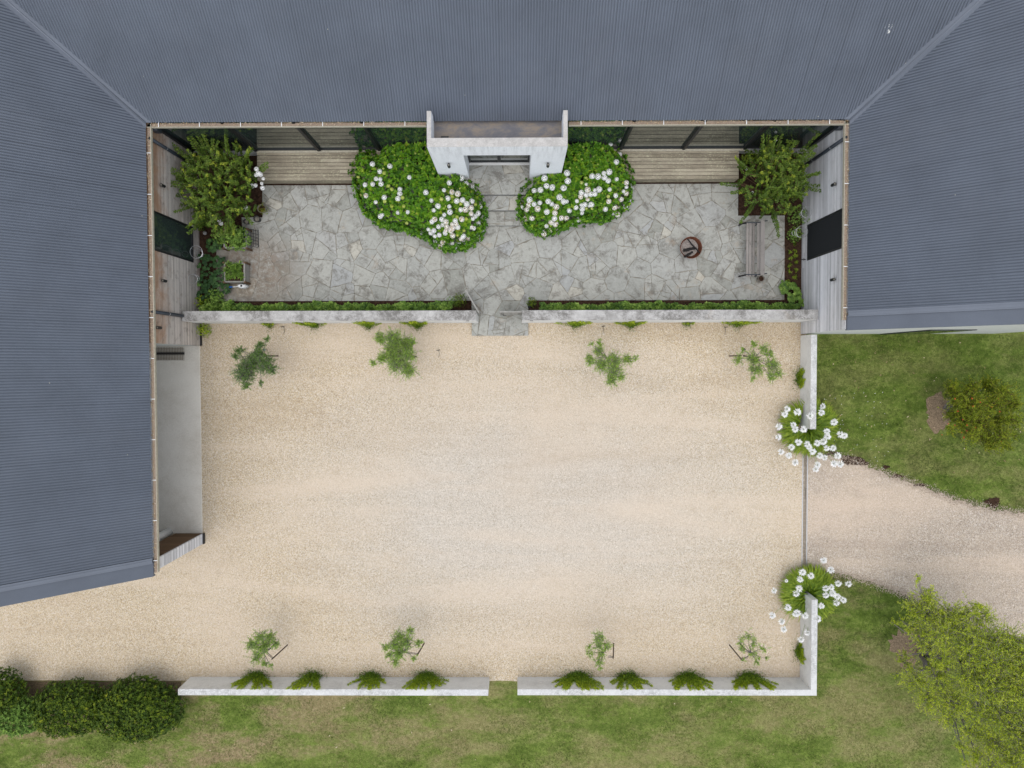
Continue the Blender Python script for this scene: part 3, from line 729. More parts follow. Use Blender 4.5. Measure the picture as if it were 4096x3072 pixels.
ye = P(3250, 1333, 0).y
cladding('cladding_wall', XW, 1, YG1, YWN, .02, ZG - .05, MAT['timber_w'], [(wy0, wy1, .5, 3.12)])
cladding('cladding_wall', XE, -1, YGR + .035, YWN, .02, ZG - .05, MAT['timber_e'], [(wy0, wy1, .5, 3.12)])
# stub at the south end of the garage opening
YST = P(811, 2173, 0).y
cladding('cladding_wall', XW, 1, YST, YG0, .02, ZG - .05, MAT['timber_e'])
m = MB(); z = .02
while z < ZG - .06:
    m.box(XW - .95, XW - .05, YG0 - .03, YG0 + random.uniform(0, .002), z, z + .12, random.random()); z += .127
m.box(XW - .95, XW - .05, YST + .02, YG0 - .04, .02, ZG - .05, .1)
m.build('cladding_wall', MAT['timber_in'], house)
m = MB(); m.box(XW + .01, XW + .045, YST, YG0 + .02, -.02, .12); m.build('plinth_strip', MAT['black'], house)
m = MB(); m.box(XW + .005, XW + .04, YG1, YG1 + 1.0, -.02, .1); m.build('plinth_strip', MAT['black'], house)
# garage: lintel, north wall made pale and back left open to brighten the floor
m = MB(); m.box(XW - 6, XW - .13, YG1 + .002, YG1 + .14, .03, ZG, .4); m.build('garage_wall', MAT['gable'], house)
m = MB(); m.box(XW - .1, XW + .0, YG0, YG1, ZG - .2, ZG - .07); m.build('lintel', MAT['white'], house)
c = P(677, 2127, .03); m = MB(); m.tube([(c.x, c.y, .03), (c.x, c.y, ZG)], .13, 18); m.build('round_column', MAT['white'], house, smooth=True)

# windows in the two wings
for xf, s, mk in ((XW, 1, 'glass_dark'), (XE, -1, 'screen')):
    m = MB(); fr = .055
    m.box(xf - s * .05, xf + s * .012, wy0, wy0 + fr, .5, 3.12); m.box(xf - s * .05, xf + s * .012, wy1 - fr, wy1, .5, 3.12)
    m.box(xf - s * .05, xf + s * .012, wy0 + fr, wy1 - fr, .5, .56); m.box(xf - s * .05, xf + s * .012, wy0 + fr, wy1 - fr, 3.06, 3.12)
    wn = m.build('window', MAT['black'], house)
    m = MB(); m.box(xf - s * .035, xf - s * (.02 if s > 0 else -.006), wy0 + fr, wy1 - fr, .56, 3.06); m.build('pane' if s > 0 else 'mesh_screen', MAT[mk], wn)
# glazed north wall
mull = [P(x, 593, ZD).x for x in (1026, 1278, 1519, 2482, 2733, 2977)]
px0, px1 = P(1760, 700, ZD).x, P(2255, 700, ZD).x
def glazed(x0, x1, mul):
    m = MB(); m.box(x0, x1, YN - .015, YN + .08, .0, ZD - .02, mi=0); base = m.build('glazing_sill', MAT['wall_side'], house)
    g = MB(); g.box(x0, x1, YN + .03, YN + .05, ZD, ZG); g.build('window_glass', MAT['glass'], house)
    f = MB(); f.box(x0, x1, YN - .01, YN + .06, ZD - .02, ZD + .05); f.build('bottom_rail', MAT['black'], house)
    for x in mul:
        f = MB(); f.box(x - .045, x + .045, YN - .06, YN + .055, ZD + .05, ZG - .02); f.build('mullion', MAT['black'], house)
glazed(XW, px0, [XW + .07] + mull[:3]); glazed(px1, XE, mull[3:] + [XE - .07])
m = MB(); m.box(P(1026, 597, ZD).x, px0, YN - .08, YN - .015, ZD - .005, ZD + .014); m.build('sill_flashing', MAT['cream'], house); m = MB(); m.box(px1, P(2977, 597, ZD).x, YN - .08, YN - .015, ZD - .005, ZD + .014); m.build('sill_flashing', MAT['cream'], house)

# gutters with debris, brackets and downpipes
def gutter(a, b, axis, s):
    """a..b along axis; s = outward sign. trough between roof edge and lip"""
    W_ = .125
    def bx(mb, o0, o1, z0, z1, c=0.0, d=0.0):
        if axis == 'x': mb.box(a + c, b - d, ynE - o0, ynE - o1, z0, z1)
        else:
            xe = xwE if s > 0 else xeE
            mb.box(xe + s * o0, xe + s * o1, a + c, b - d, z0, z1)
    m = MB(); bx(m, .0, W_, ZG - .09, ZG - .075); bx(m, W_ - .014, W_, ZG - .08, ZG + .02); g = m.build('gutter', MAT['cream'], house)
    d = MB(); bx(d, .0, W_ - .016, ZG - .074, ZG - .02); d.build('debris', MAT['debris'], g)
    # ragged crust of debris at the sheet ends
    n = int((b - a) / .05); pts = rng.uniform(a, b, n); sp = rng.uniform(-.01, .05, n)
    if axis == 'x': base = np.stack([pts, ynE - sp, np.full(n, ZG + .005) ], 1)
    else: base = np.stack([(xwE if s > 0 else xeE) + s * sp, pts, np.full(n, ZG + .005)], 1)
    L = Leaves(); L.add(base, rdir(n) * [1, 1, .2], np.tile([0, 0, 1.], (n, 1)), rng.uniform(.03, .08, n), rng.uniform(.015, .03, n), rng.uniform(0, 1, n)); L.build('dry_leaves', MAT['tanleaf'], g)
    p = a + .35
    while p < b - .1:
        k = MB()
        if axis == 'x': k.box(p - .009, p + .009, ynE - W_ + .01, ynE + .015, ZG + .01, ZG + .026)
        else: k.box((xwE if s > 0 else xeE) + s * (W_ - .01), (xwE if s > 0 else xeE) - s * .015, p - .009, p + .009, ZG + .01, ZG + .026)
        k.build('gutter_bracket', MAT['white'], g); p += 1.19
    return g
ax0, ax1 = P(1708, 500, ZG).x, P(2271, 500, ZG).x
gutter(xwE, ax0 - .03, 'x', 1); gutter(ax1 + .03, xeE, 'x', 1)
gutter(YGL + .12, ynE - .02, 'y', 1); gutter(YGR + .30, ynE - .02, 'y', -1)
def downpipe(px, py, s):
    c = P(px, py, ZG); xf = (XW + .05) if s > 0 else (XE - .05)
    m = MB(); m.tube([(xf, c.y, .0), (xf, c.y, ZG - .08)], .052, 12); o = m.build('downpipe', MAT['darkpipe'], house, smooth=True)
    for z in (2.3, 1.0):
        m = MB(); m.tube([(xf, c.y, z), (xf, c.y, z + .03)], .057, 12); m.build('pipe_clip', MAT['steel'], o)
    m = MB(); m.lathe((xf + s * 0, c.y, ZG - .018), [(.001, 0), (.04, 0), (.043, .008)], 14); m.build('outlet', MAT['black'], o)
downpipe(601, 552, 1); downpipe(616, 1246, 1); downpipe(3381, 548, -1)
for x, s in ((XW + .13, 1), (XE - .13, -1)):      # rain heads in the two inner corners
    m = MB(); m.box(x - .09, x + .09, YN - .2, YN - .06, ZG - .4, ZG - .12); m.build('rain_head', MAT['darkpipe'], house)
# up-and-down wall lamps
def wlamp(x, y, z, nx, ny):
    m = MB(); cx, cy = x + nx * .085, y + ny * .085
    m.tube([(cx, cy, z), (cx, cy, z + .2)], .046, 14); m.box(x - .02 - abs(ny) * .0, x + .02, y - .02, y + .02, z + .06, z + .11)
    m.tube([(x, y, z + .085), (cx, cy, z + .085)], .015, 6)
    o = m.build('wall_lamp', MAT['black'], house)
    m = MB(); m.lathe((cx, cy, z + .201), [(.0005, 0), (.03, 0), (.032, -.004)], 12); m.build('lens', MAT['lens'], o)
for px, py, x, s in ((641, 743, XW, 1), (647, 1124, XW, 1), (626, 1311, XW, 1), (3344, 739, XE, -1), (3341, 1119, XE, -1)):
    z = 2.5; c = P(px, py, z); 
    for _ in range(4): z = H - (H - z) * (x / c.x); c = P(px, py, z)
    wlamp(x, c.y, z - .08, s, 0)
# garden tap
c = P(3206, 1039, .3); m = MB(); m.tube([(XE, c.y, .35), (XE - .1, c.y, .35), (XE - .12, c.y, .28)], .014, 8); m.tube([(XE - .07, c.y - .05, .39), (XE - .07, c.y + .05, .39)], .009, 6); m.build('tap', MAT['black'], house)

# portico
ZT = 3.93; yF = P(2048, 586, ZT).y; yPi = P(2048, 550, ZT).y; pxa, pxb = P(1707, 560, ZT).x, P(2271, 560, ZT).x
yAr = P(1710, 443, ZT).y; ja, jb = P(1853, 621, 3.1).x, P(2124, 621, 3.1).x; ZL = H - (yF * F / (P(0, 0, 0).y * 0 + 1)) if False else 3.10
pt = MB(); aw = .125
pt.box(pxa, pxb, yF, yPi, ZL, ZT, mi=0, topmi=1, bev=.008)                 # lintel and parapet
pt.box(pxa, pxa + aw, yPi - .02, yAr, 2.9, ZT - .001, mi=0, topmi=1, bev=.006)
pt.box(pxb - aw, pxb, yPi - .02, yAr, 2.9, ZT - .001, mi=0, topmi=1, bev=.006)
pt.box(pxa + .001, ja, yF + .001, yDm if False else YN - .02, .0, ZL, mi=0)           # two piers
pt.box(jb, pxb - .001, yF + .001, YN - .02, .0, ZL, mi=0)
por = pt.build('portico', [MAT['portico'], MAT['portico_top']], house)
m = MB(); m.box(pxa + aw, pxb - aw, yPi, ynE + .06, 3.12, 3.22); m.build('flat_roof', MAT['pan'], por)
c = P(1779, 552, 3.3); m = MB(); m.box(c.x - .11, c.x + .11, c.y - .1, c.y + .06, 3.22, 3.3, bev=.01); m.build('roof_outlet', MAT['black'], por)
for px in (1795, 2192):
    c = P(px, 648, 2.35); wlamp(c.x, yF, 2.22, 0, -1)
# front door
yD = YDOOR + .02; dz0, dz1 = ZD + .0, ZL
m = MB(); w_ = .06
m.box(ja, ja + w_, yD, yD + .07, dz0, dz1); m.box(jb - w_, jb, yD, yD + .07, dz0, dz1); m.box(ja + w_, jb - w_, yD, yD + .07, dz0, dz0 + .09); m.box(ja + w_, jb - w_, yD, yD + .07, dz1 - .06, dz1)
xm = (ja + jb) / 2; m.box(xm - .05, xm + .05, yD - .01, yD + .07, dz0 + .09, dz1 - .06)
fd = m.build('front_door', MAT['black'], house)
m = MB(); m.box(ja + w_, xm - .05, yD + .03, yD + .05, dz0 + .09, dz1 - .06); m.box(xm + .05, jb - w_, yD + .03, yD + .05, dz0 + .09, dz1 - .06); m.build('pane', MAT['glass'], fd)
for s in (-1, 1):
    m = MB(); m.tube([(xm + s * .04, yD, 1.55), (xm + s * .04, yD - .06, 1.55), (xm + s * .17, yD - .06, 1.55)], .013, 6); m.build('handle', MAT['black'], fd)
m = MB(); m.box(ja, jb, YDOOR - .06, YDOOR + .02, ZD - .02, ZD + .012); m.build('threshold', MAT['wall_side'], house)

# decks either side of the bushes
def deck(label, x0, x1):
    yf = P(2048, 718, ZD).y; e = thing('timber_deck', label, 'deck', ((x0 + x1) / 2, yf, 0))
    m = MB(); n = 8; yb = YN - .04; bw = (yb - yf) / n
    for k in range(n):
        xx = x0
        while xx < x1 - .01:
            en = x1 if x1 - xx < 3 else xx + random.uniform(1.6, 2.8)
            m.box(xx, en - .003, yf + k * bw, yf + (k + 1) * bw - .013, ZD - .035, ZD - .012 + random.uniform(-.001, .001), random.random()); xx = en
    m.build('deck_boards', MAT['deck'], e)
    m = MB(); m.box(x0, x1, yf + .02, yf + .05, ZP, ZD - .04, .2); m.box(x0, x0 + .03, yf + .06, yb, ZP, ZD - .04, .3); m.box(x1 - .03, x1, yf + .06, yb, ZP, ZD - .04, .3)
    m.build('skirt', MAT['deck'], e)
deck('weathered timber deck under the glazing left of the bigger hydrangea bush', P(1028, 650, ZD).x, P(1640, 650, ZD).x)
deck('lichen-spotted timber deck under the glazing right of the smaller hydrangea bush', P(2360, 650, ZD).x, P(2956, 650, ZD).x)

# gates
def gate(label, a, b, z0=.12, z1=1.36):
    a = Vector(a[:2]); b = Vector(b[:2]); d = (b - a).normalized(); L = (b - a).length
    e = thing('gate', label, 'gate', (a.x, a.y, 0))
    m = MB(); m.obox(a, a + d * .05, .05, z0, z1); m.obox(b - d * .05, b, .05, z0, z1); m.obox(a + d * .05, b - d * .05, .045, z1 - .07, z1); m.obox(a + d * .05, b - d * .05, .045, z0, z0 + .08); m.build('frame', MAT['planter'], e)
    m = MB(); n = Vector((-d.y, d.x)) * .0; k = int(L / .1)
    for i in range(k):
        s0 = .05 + (L - .1) * i / k; s1 = .05 + (L - .1) * (i + 1) / k - .004; m.obox(a + d * s0 + n, a + d * s1 + n, .022, z0 + .08, z1 - .07, random.random())
    m.build('boards', MAT['planter'], e)
    m = MB(); c = b - d * .12; m.tube([(c.x, c.y - .04, 1.0), (c.x, c.y - .1, 1.0), (c.x - d.x * .1, c.y - .1, 1.0)], .01, 6); m.build('latch', MAT['black'], e)
h1 = P(1915, 1250, 1.36); t1 = P(1863, 1160, 1.36); h2 = P(2088, 1247, 1.36); t2 = P(1997, 1247, 1.36)
gate('weathered timber gate leaf swung open beside the dark round shrub', h1, t1); gate('closed timber gate leaf hinged on the right-hand wall', h2, t2)


# ------------------------------------------------------------ planting builders
def blob_points(n, c, r, shell=.0):
    d = rdir(n); u = rng.uniform(shell, 1, (n, 1)) ** (1 / 2.2)
    return np.array(c) + d * u * np.array(r), d

def crown_from_blobs(name, blobs, z, zr, dens, ln, wd, mat, parent, base, twig_mat, spread=1.0, tip=.25):
    """blobs: photo x, y, radius in photo pixels (+ optional height). Returns blob centres."""
    L = Leaves(); tw = MB(); cs = []
    for b in blobs:
        zz = b[3] if len(b) > 3 else z + random.uniform(-zr, zr)
        c = P(b[0], b[1], zz); r = b[2] * (H - zz) / F; cs.append((c, r))
        n = max(50, int(dens * 17 * (r / .25) ** 2))
        # twigs radiating through the blob carry the leaves
        nt_ = max(5, n // 26)
        for k in range(nt_):
            d = Vector(rdir(1, .25)[0]); p0 = Vector(c) + Vector(rng.normal(0, r * .28, 3)); ll = r * rng.uniform(.6, 1.25) * spread
            p1 = p0 + d * ll; tw.tube([p0, p1], [.006, .002], 3, cap=False)
            m_ = n // nt_; t = rng.uniform(.15, 1, m_)[:, None]
            base_ = np.array(p0) + (np.array(p1) - np.array(p0)) * t + rng.normal(0, .012, (m_, 3))
            dl = np.array(d) * .7 + rdir(m_) * .9; nr = rdir(m_, 1.4)
            L.add(base_, dl, nr, ln * rng.uniform(.6, 1.2, m_), wd * rng.uniform(.7, 1.2, m_), .25 + rng.normal(0, .16, m_) + .35 * t[:, 0] * tip * 2 + random.uniform(-.12, .22))
    L.build(name, mat, parent)
    return cs, tw

def young_tree(label, base_px, blobs, mat='l_young', z=1.75, dens=95):
    b = P(base_px[0], base_px[1], 0); e = thing('young_tree', label, 'tree', (b.x, b.y, 0), 'young trees standing in the gravel')
    cs, tw = crown_from_blobs('crown', blobs, z, .22, dens * 1.7, .04, .0095, MAT[mat], e, b, None)
    cc = sum((c for c, r in cs), Vector()) / len(cs)
    m = MB(); top = Vector((b.x * .5 + cc.x * .5, b.y * .5 + cc.y * .5, 1.3))
    m.tube([b, (b.x * .8 + top.x * .2, b.y * .8 + top.y * .2, .5), top], [.028, .024, .018], 7)
    for c, r in cs:
        mid = top.lerp(c, .5) + Vector((random.uniform(-.05, .05), random.uniform(-.05, .05), -.04))
        m.tube([top, mid, c], [.014, .01, .005], 5)
    o = m.build('trunk', MAT['bark'], e, smooth=True)
    tw.build('twigs', MAT['bark'], e); return e
def stake(label, base_px, top_px=None, h=1.35, tie=None):
    b = P(base_px[0], base_px[1], 0); t = P(top_px[0], top_px[1], h) if top_px else Vector((b.x, b.y, h))
    e = thing('tree_stake', label, 'stake', (b.x, b.y, 0), 'stakes beside the young trees')
    m = MB(); m.tube([b, t], [.024, .024], 5); m.build('post', MAT['stake'], e)
    if tie:
        q = P(tie[0], tie[1], h - .1); m = MB(); m.tube([t - Vector((0, 0, .06)), q], .009, 4); m.tube([t - Vector((0, 0, .06)) + Vector((.02, .03, 0)), q + Vector((.02, .04, 0))], .009, 4); m.build('tie', MAT['black'], e)

T = [
 ('small dark-leaved young tree nearest the west wing, in the upper row', (1085, 1424), [(959, 1402, 18), (1043, 1378, 18), (945, 1425, 14), (1035, 1414, 28), (1002, 1455, 44), (1063, 1459, 38), (978, 1492, 42), (982, 1540, 20), (1047, 1534, 11), (1091, 1479, 18), (1068, 1355, 12)], 'l_young_dark', 120),
 ('bright green dense young tree in the upper row, second from the west wing', (1655, 1427), [(1519, 1353, 24), (1572, 1357, 38), (1620, 1382, 38), (1572, 1406, 40), (1633, 1422, 30), (1494, 1451, 14), (1531, 1430, 22), (1588, 1451, 40), (1633, 1479, 32), (1645, 1370, 18)], 'l_young', 120),
 ('forked young tree in the upper row, just right of the gate path', (2410, 1424), [(2398, 1370, 15), (2365, 1374, 10), (2394, 1406, 24), (2361, 1439, 24), (2402, 1459, 34), (2455, 1439, 32), (2508, 1439, 24), (2540, 1435, 12), (2455, 1479, 36), (2443, 1520, 26), (2483, 1508, 20)], 'l_young', 85),
 ('airy young tree at the right end of the upper row, near the short wall', (2975, 1424), [(3016, 1374, 17), (3053, 1394, 20), (2972, 1402, 13), (2951, 1439, 22), (3012, 1435, 28), (3073, 1414, 22), (3025, 1475, 30), (3086, 1459, 32), (3110, 1496, 22), (3008, 1512, 13), (3086, 1508, 20)], 'l_young', 75),
 ('young tree with a long leaning stake, left end of the lower row', (1100, 2575), [(1042, 2545, 28), (1080, 2551, 26), (1011, 2577, 28), (1055, 2589, 32), (1099, 2577, 20), (1030, 2627, 26), (1061, 2652, 16), (1085, 2665, 10)], 'l_young', 90),
 ('bushy young tree in the lower row above the lawn gap wall end', (1640, 2575), [(1644, 2526, 18), (1599, 2545, 26), (1625, 2570, 30), (1580, 2583, 30), (1542, 2589, 18), (1675, 2573, 18), (1599, 2614, 30), (1580, 2646, 20), (1656, 2633, 12), (1560, 2620, 16)], 'l_young', 90),
 ('narrow sparse young tree in the lower row right of the lawn gap', (2420, 2575), [(2399, 2545, 26), (2393, 2577, 26), (2431, 2583, 20), (2355, 2583, 12), (2361, 2614, 18), (2406, 2614, 24), (2393, 2646, 20), (2399, 2671, 10)], 'l_young', 62),
 ('thinnest young tree, right end of the lower row by the corner wall', (2960, 2575), [(2994, 2545, 20), (2963, 2564, 18), (3013, 2570, 22), (3051, 2595, 18), (2969, 2595, 18), (3013, 2614, 22), (3026, 2646, 18), (2975, 2640, 11), (3063, 2633, 11)], 'l_young', 50)]
for lb, bp, bl, mt, dn in T: young_tree(lb, bp, bl, mt, 1.55 if bp[1] > 2000 else 1.7, dn)
stake('pale stake showing beside the dark-leaved young tree', (1112, 1424), None, 1.3)
stake('short brown stake at the right edge of the dense bright young tree', (1665, 1427), None, 1.1)
stake('stake half hidden in the forked young tree', (2352, 1424), None, 1.2)
stake('pale horizontal-looking stake left of the airy young tree', (2917, 1424), None, 1.3)
stake('long brown stake right of the tree at the left end of the lower row', (1150, 2580), (1087, 2637), 1.35, (1066, 2614))
stake('brown stake tied to the bushy tree of the lower row', (1697, 2573), (1669, 2621), 1.3, (1615, 2611))
stake('upright stake tied to the narrow sparse young tree', (2455, 2575), (2453, 2633), 1.3, (2431, 2628))
stake('slanting stake tied to the thinnest young tree', (2918, 2580), (2966, 2638), 1.3, (2990, 2632))

# small garden spotlights and drippers in the gravel
for px, py, mt, lb in ((1057, 1399, 'steel', 'shiny silver garden spotlight under the dark-leaved young tree'), (2396, 1398, 'steel', 'silver garden spotlight inside the forked young tree'), (2976, 1398, 'black', 'dark garden spotlight beside the airy young tree'), (2117, 1228, 'black', 'black square spotlight behind the wall right of the gate')):
    c = P(px, py, .3); e = thing('garden_spotlight', lb, 'spotlight', (c.x, c.y, 0), 'spotlights in the courtyard')
    m = MB(); m.tube([(c.x, c.y, -.02), (c.x, c.y, .22)], .01, 6); m.build('spike', MAT['black'], e)
    m = MB(); m.lathe((c.x, c.y, .2), [(.002, 0), (.035, .01), (.045, .1), (.047, .115), (.036, .115), (.034, .1), (.002, .1)], 14); m.build('lamp_head', MAT[mt], e, smooth=True)
for px, py, lb in ((2412, 1306, 'black dripper stake under the right courtyard wall, near the gate'), (2900, 1310, 'black dripper stake with a tube under the right end of the courtyard wall'), (1136, 1308, 'black dripper stake under the left courtyard wall'), (1755, 1401, 'small black dripper in open gravel left of the gate path')):
    c = P(px, py, 0); e = MB(); e.tube([(c.x, c.y, 0), (c.x, c.y, .14)], .008, 5); e.tube([(c.x - .06, c.y - .01, .14), (c.x + .06, c.y + .01, .15)], .012, 5); e.tube([(c.x, c.y, .01), (c.x + .02, c.y - .12, .008), (c.x - .01, c.y - .26, .008)], .006, 4)
    tag(e.build('irrigation_dripper', MAT['black']), lb, 'dripper', 'irrigation drippers in the gravel')

# ------------------------------------------------------------ creepers on the walls
def creeper(label, px, ywall, face, half_l, half_r, hgt, n, ztop, zw=0.0, xw=None, root=.2, seed=0):
    n = int(n * 2.8)
    if face == 'n': hgt *= 1.32
    """fan of shoots climbing a wall. face: 'n' (faces north), 's', 'w'"""
    e = thing('creeper', label, 'creeper', (px if xw is None else xw, ywall, 0), 'creepers climbing the low walls')
    L = Leaves(); tw = MB(); nr0 = {'n': (0, 1, 0), 's': (0, -1, 0), 'w': (-1, 0, 0)}[face]; nr0 = np.array(nr0, float)
    ax = np.array((1, 0, 0.)) if face != 'w' else np.array((0, 1, 0.))
    o = np.array((px, ywall, 0.)) if face != 'w' else np.array((xw, ywall, 0.))
    ns = max(12, n // 170)
    for k in range(ns):
        a = rng.uniform(-1, 1); tgt_x = (half_l if a < 0 else half_r) * a * rng.uniform(.75, 1.1); tgt_z = hgt * (1 - .4 * abs(a) ** 1.6) * rng.uniform(.35, 1.2)
        tgt_z = max(.12, min(tgt_z, ztop + .03)); m_ = n // ns
        t = rng.uniform(0, 1, m_) ** .75; x = tgt_x * t ** .8; z = .03 + tgt_z * t ** 1.15
        wv = .06 * (1.1 - t) + .01
        base = o + ax * (x + rng.normal(0, 1, m_) * wv)[:, None] + np.array((0, 0, 1.)) * np.maximum(.01, z + rng.normal(0, 1, m_) * wv)[:, None] + nr0 * (rng.uniform(.0, .05, m_) + .16 * (1 - t) ** 2 * rng.uniform(0, 1, m_))[:, None]
        d = ax * np.sign(tgt_x) * rng.uniform(0, 1, (m_, 1)) + np.array((0, 0, 1.)) * rng.uniform(-.2, 1, (m_, 1)) + nr0 * rng.uniform(0, .9, (m_, 1)) + rng.normal(0, .35, (m_, 3))
        L.add(base, d, nr0 + rdir(m_, .6) * .7, .048 * rng.uniform(.6, 1.2, m_), .028, .15 + .5 * t + rng.normal(0, .14, m_))
        tw.tube([o + nr0 * .04, o + ax * tgt_x * .55 + nr0 * .02 + np.array((0, 0, .03 + tgt_z * .45)), o + ax * tgt_x + nr0 * .015 + np.array((0, 0, tgt_z))], [.006, .004, .002], 3, cap=False)
    # mound at the foot
    m_ = n // 6; base = o + ax * rng.normal(0, root, (m_, 1)) + nr0 * np.abs(rng.normal(0, .12, (m_, 1))) + np.array((0, 0, 1.)) * np.abs(rng.normal(0, .09, (m_, 1)))
    L.add(base, rdir(m_, .3), rdir(m_, 1.2), .042, .024, rng.normal(.12, .12, m_))
    L.build('foliage', MAT['l_creep'], e); tw.build('stems', MAT['bark_brown'], e)
yin = P(1300, 2757, ZB).y
for px, hl, hr, h, n, lb in ((1027, .75, .8, .85, 1500, 'creeper on the lower left wall nearest the dark bushes'), (1250, .62, .62, .95, 1500, 'creeper on the lower left wall with a low side shoot, second from the bushes'), (1485, .65, .6, .8, 1300, 'small creeper on the lower left wall, third from the bushes'), (1705, .75, .8, .85, 1700, 'wide creeper on the lower left wall nearest the lawn gap'), (2312, .85, .85, 1.0, 2400, 'widest bright creeper on the lower right wall nearest the lawn gap'), (2508, .8, .75, .75, 1500, 'lower-growing creeper on the lower right wall, second from the gap'), (2752, .8, .85, .95, 2000, 'bright green creeper on the lower right wall under the sparse tree'), (2995, .85, .85, .92, 2000, 'creeper on the lower right wall under the thinnest tree')):
    creeper(lb, P(px, 2708, 0).x, yin, 'n', hl, hr, h, n, ZB)
for px, n, h, lb in ((1083, 200, .5, 'small dark creeper tuft under the left courtyard wall, nearest the west wing'), (1262, 600, 1.0, 'thin creeper spreading on the left courtyard wall, second from the west wing'), (1475, 700, 1.2, 'creeper on the left courtyard wall, third from the west wing'), (1672, 850, 1.2, 'creeper on the left courtyard wall nearest the gate'), (2300, 700, 1.1, 'creeper on the right courtyard wall nearest the gate'), (2524, 800, 1.1, 'creeper on the right courtyard wall above the forked tree'), (2748, 160, .3, 'tiny creeper tuft at the foot of the right courtyard wall'), (2946, 650, 1.0, 'creeper on the right courtyard wall nearest the right wing')):
    creeper(lb, P(px, 1293, 0).x, yA, 's', .7 if n > 300 else .25, .6 if n > 300 else .25, h, int(n * .55), ZW, root=.07)
creeper('dark creeper clump on the inner side of the short right-hand wall', P(3200, 1515, 0).x, P(3200, 1515, 0).y, 'w', .35, .35, .4, 500, ZR, xw=xu0, root=.2)
creeper('creeper on the inner side of the wall below the lower white lilies', P(3200, 2590, 0).x, P(3200, 2600, 0).y, 'w', .4, .35, .5, 600, ZB, xw=xr0, root=.2)

# ------------------------------------------------------------ hydrangeas
petal_mesh = {}
def ball_mesh(kind, r=.1):
    V = []; 
    n = 64; i = np.arange(n) + .5; ph = np.arccos(1 - 2 * i / n); th = math.pi * (1 + 5 ** .5) * i
    d = np.stack([np.cos(th) * np.sin(ph), np.sin(th) * np.sin(ph), np.cos(ph)], 1); d = d[d[:, 2] > -.45]
    rad = r * (1 + rng.normal(0, .05, len(d)))[:, None] * np.array([1, 1, .8])
    u = unit(np.cross(d, np.array([.3, .2, .9]))); v = np.cross(d, u); s = r * .27
    a = rng.uniform(0, 6.28, (len(d), 1)); uu = u * np.cos(a) + v * np.sin(a); vv = -u * np.sin(a) + v * np.cos(a)
    c = d * rad; q = np.stack([c + uu * s, c + vv * s + d * s * .3, c - uu * s, c - vv * s + d * s * .3], 1).reshape(-1, 3)
    T_ = np.arange(len(d))[:, None] * 4 + np.array([[0, 1, 2, 3]])
    me = raw_mesh('flower_head', q, T_, rng.uniform(0, 1, len(d)), MAT[kind], quad=True, local=True)
    return me
for k in ('p_white', 'p_aged', 'p_green'): petal_mesh[k] = [ball_mesh(k) for _ in range(3)]

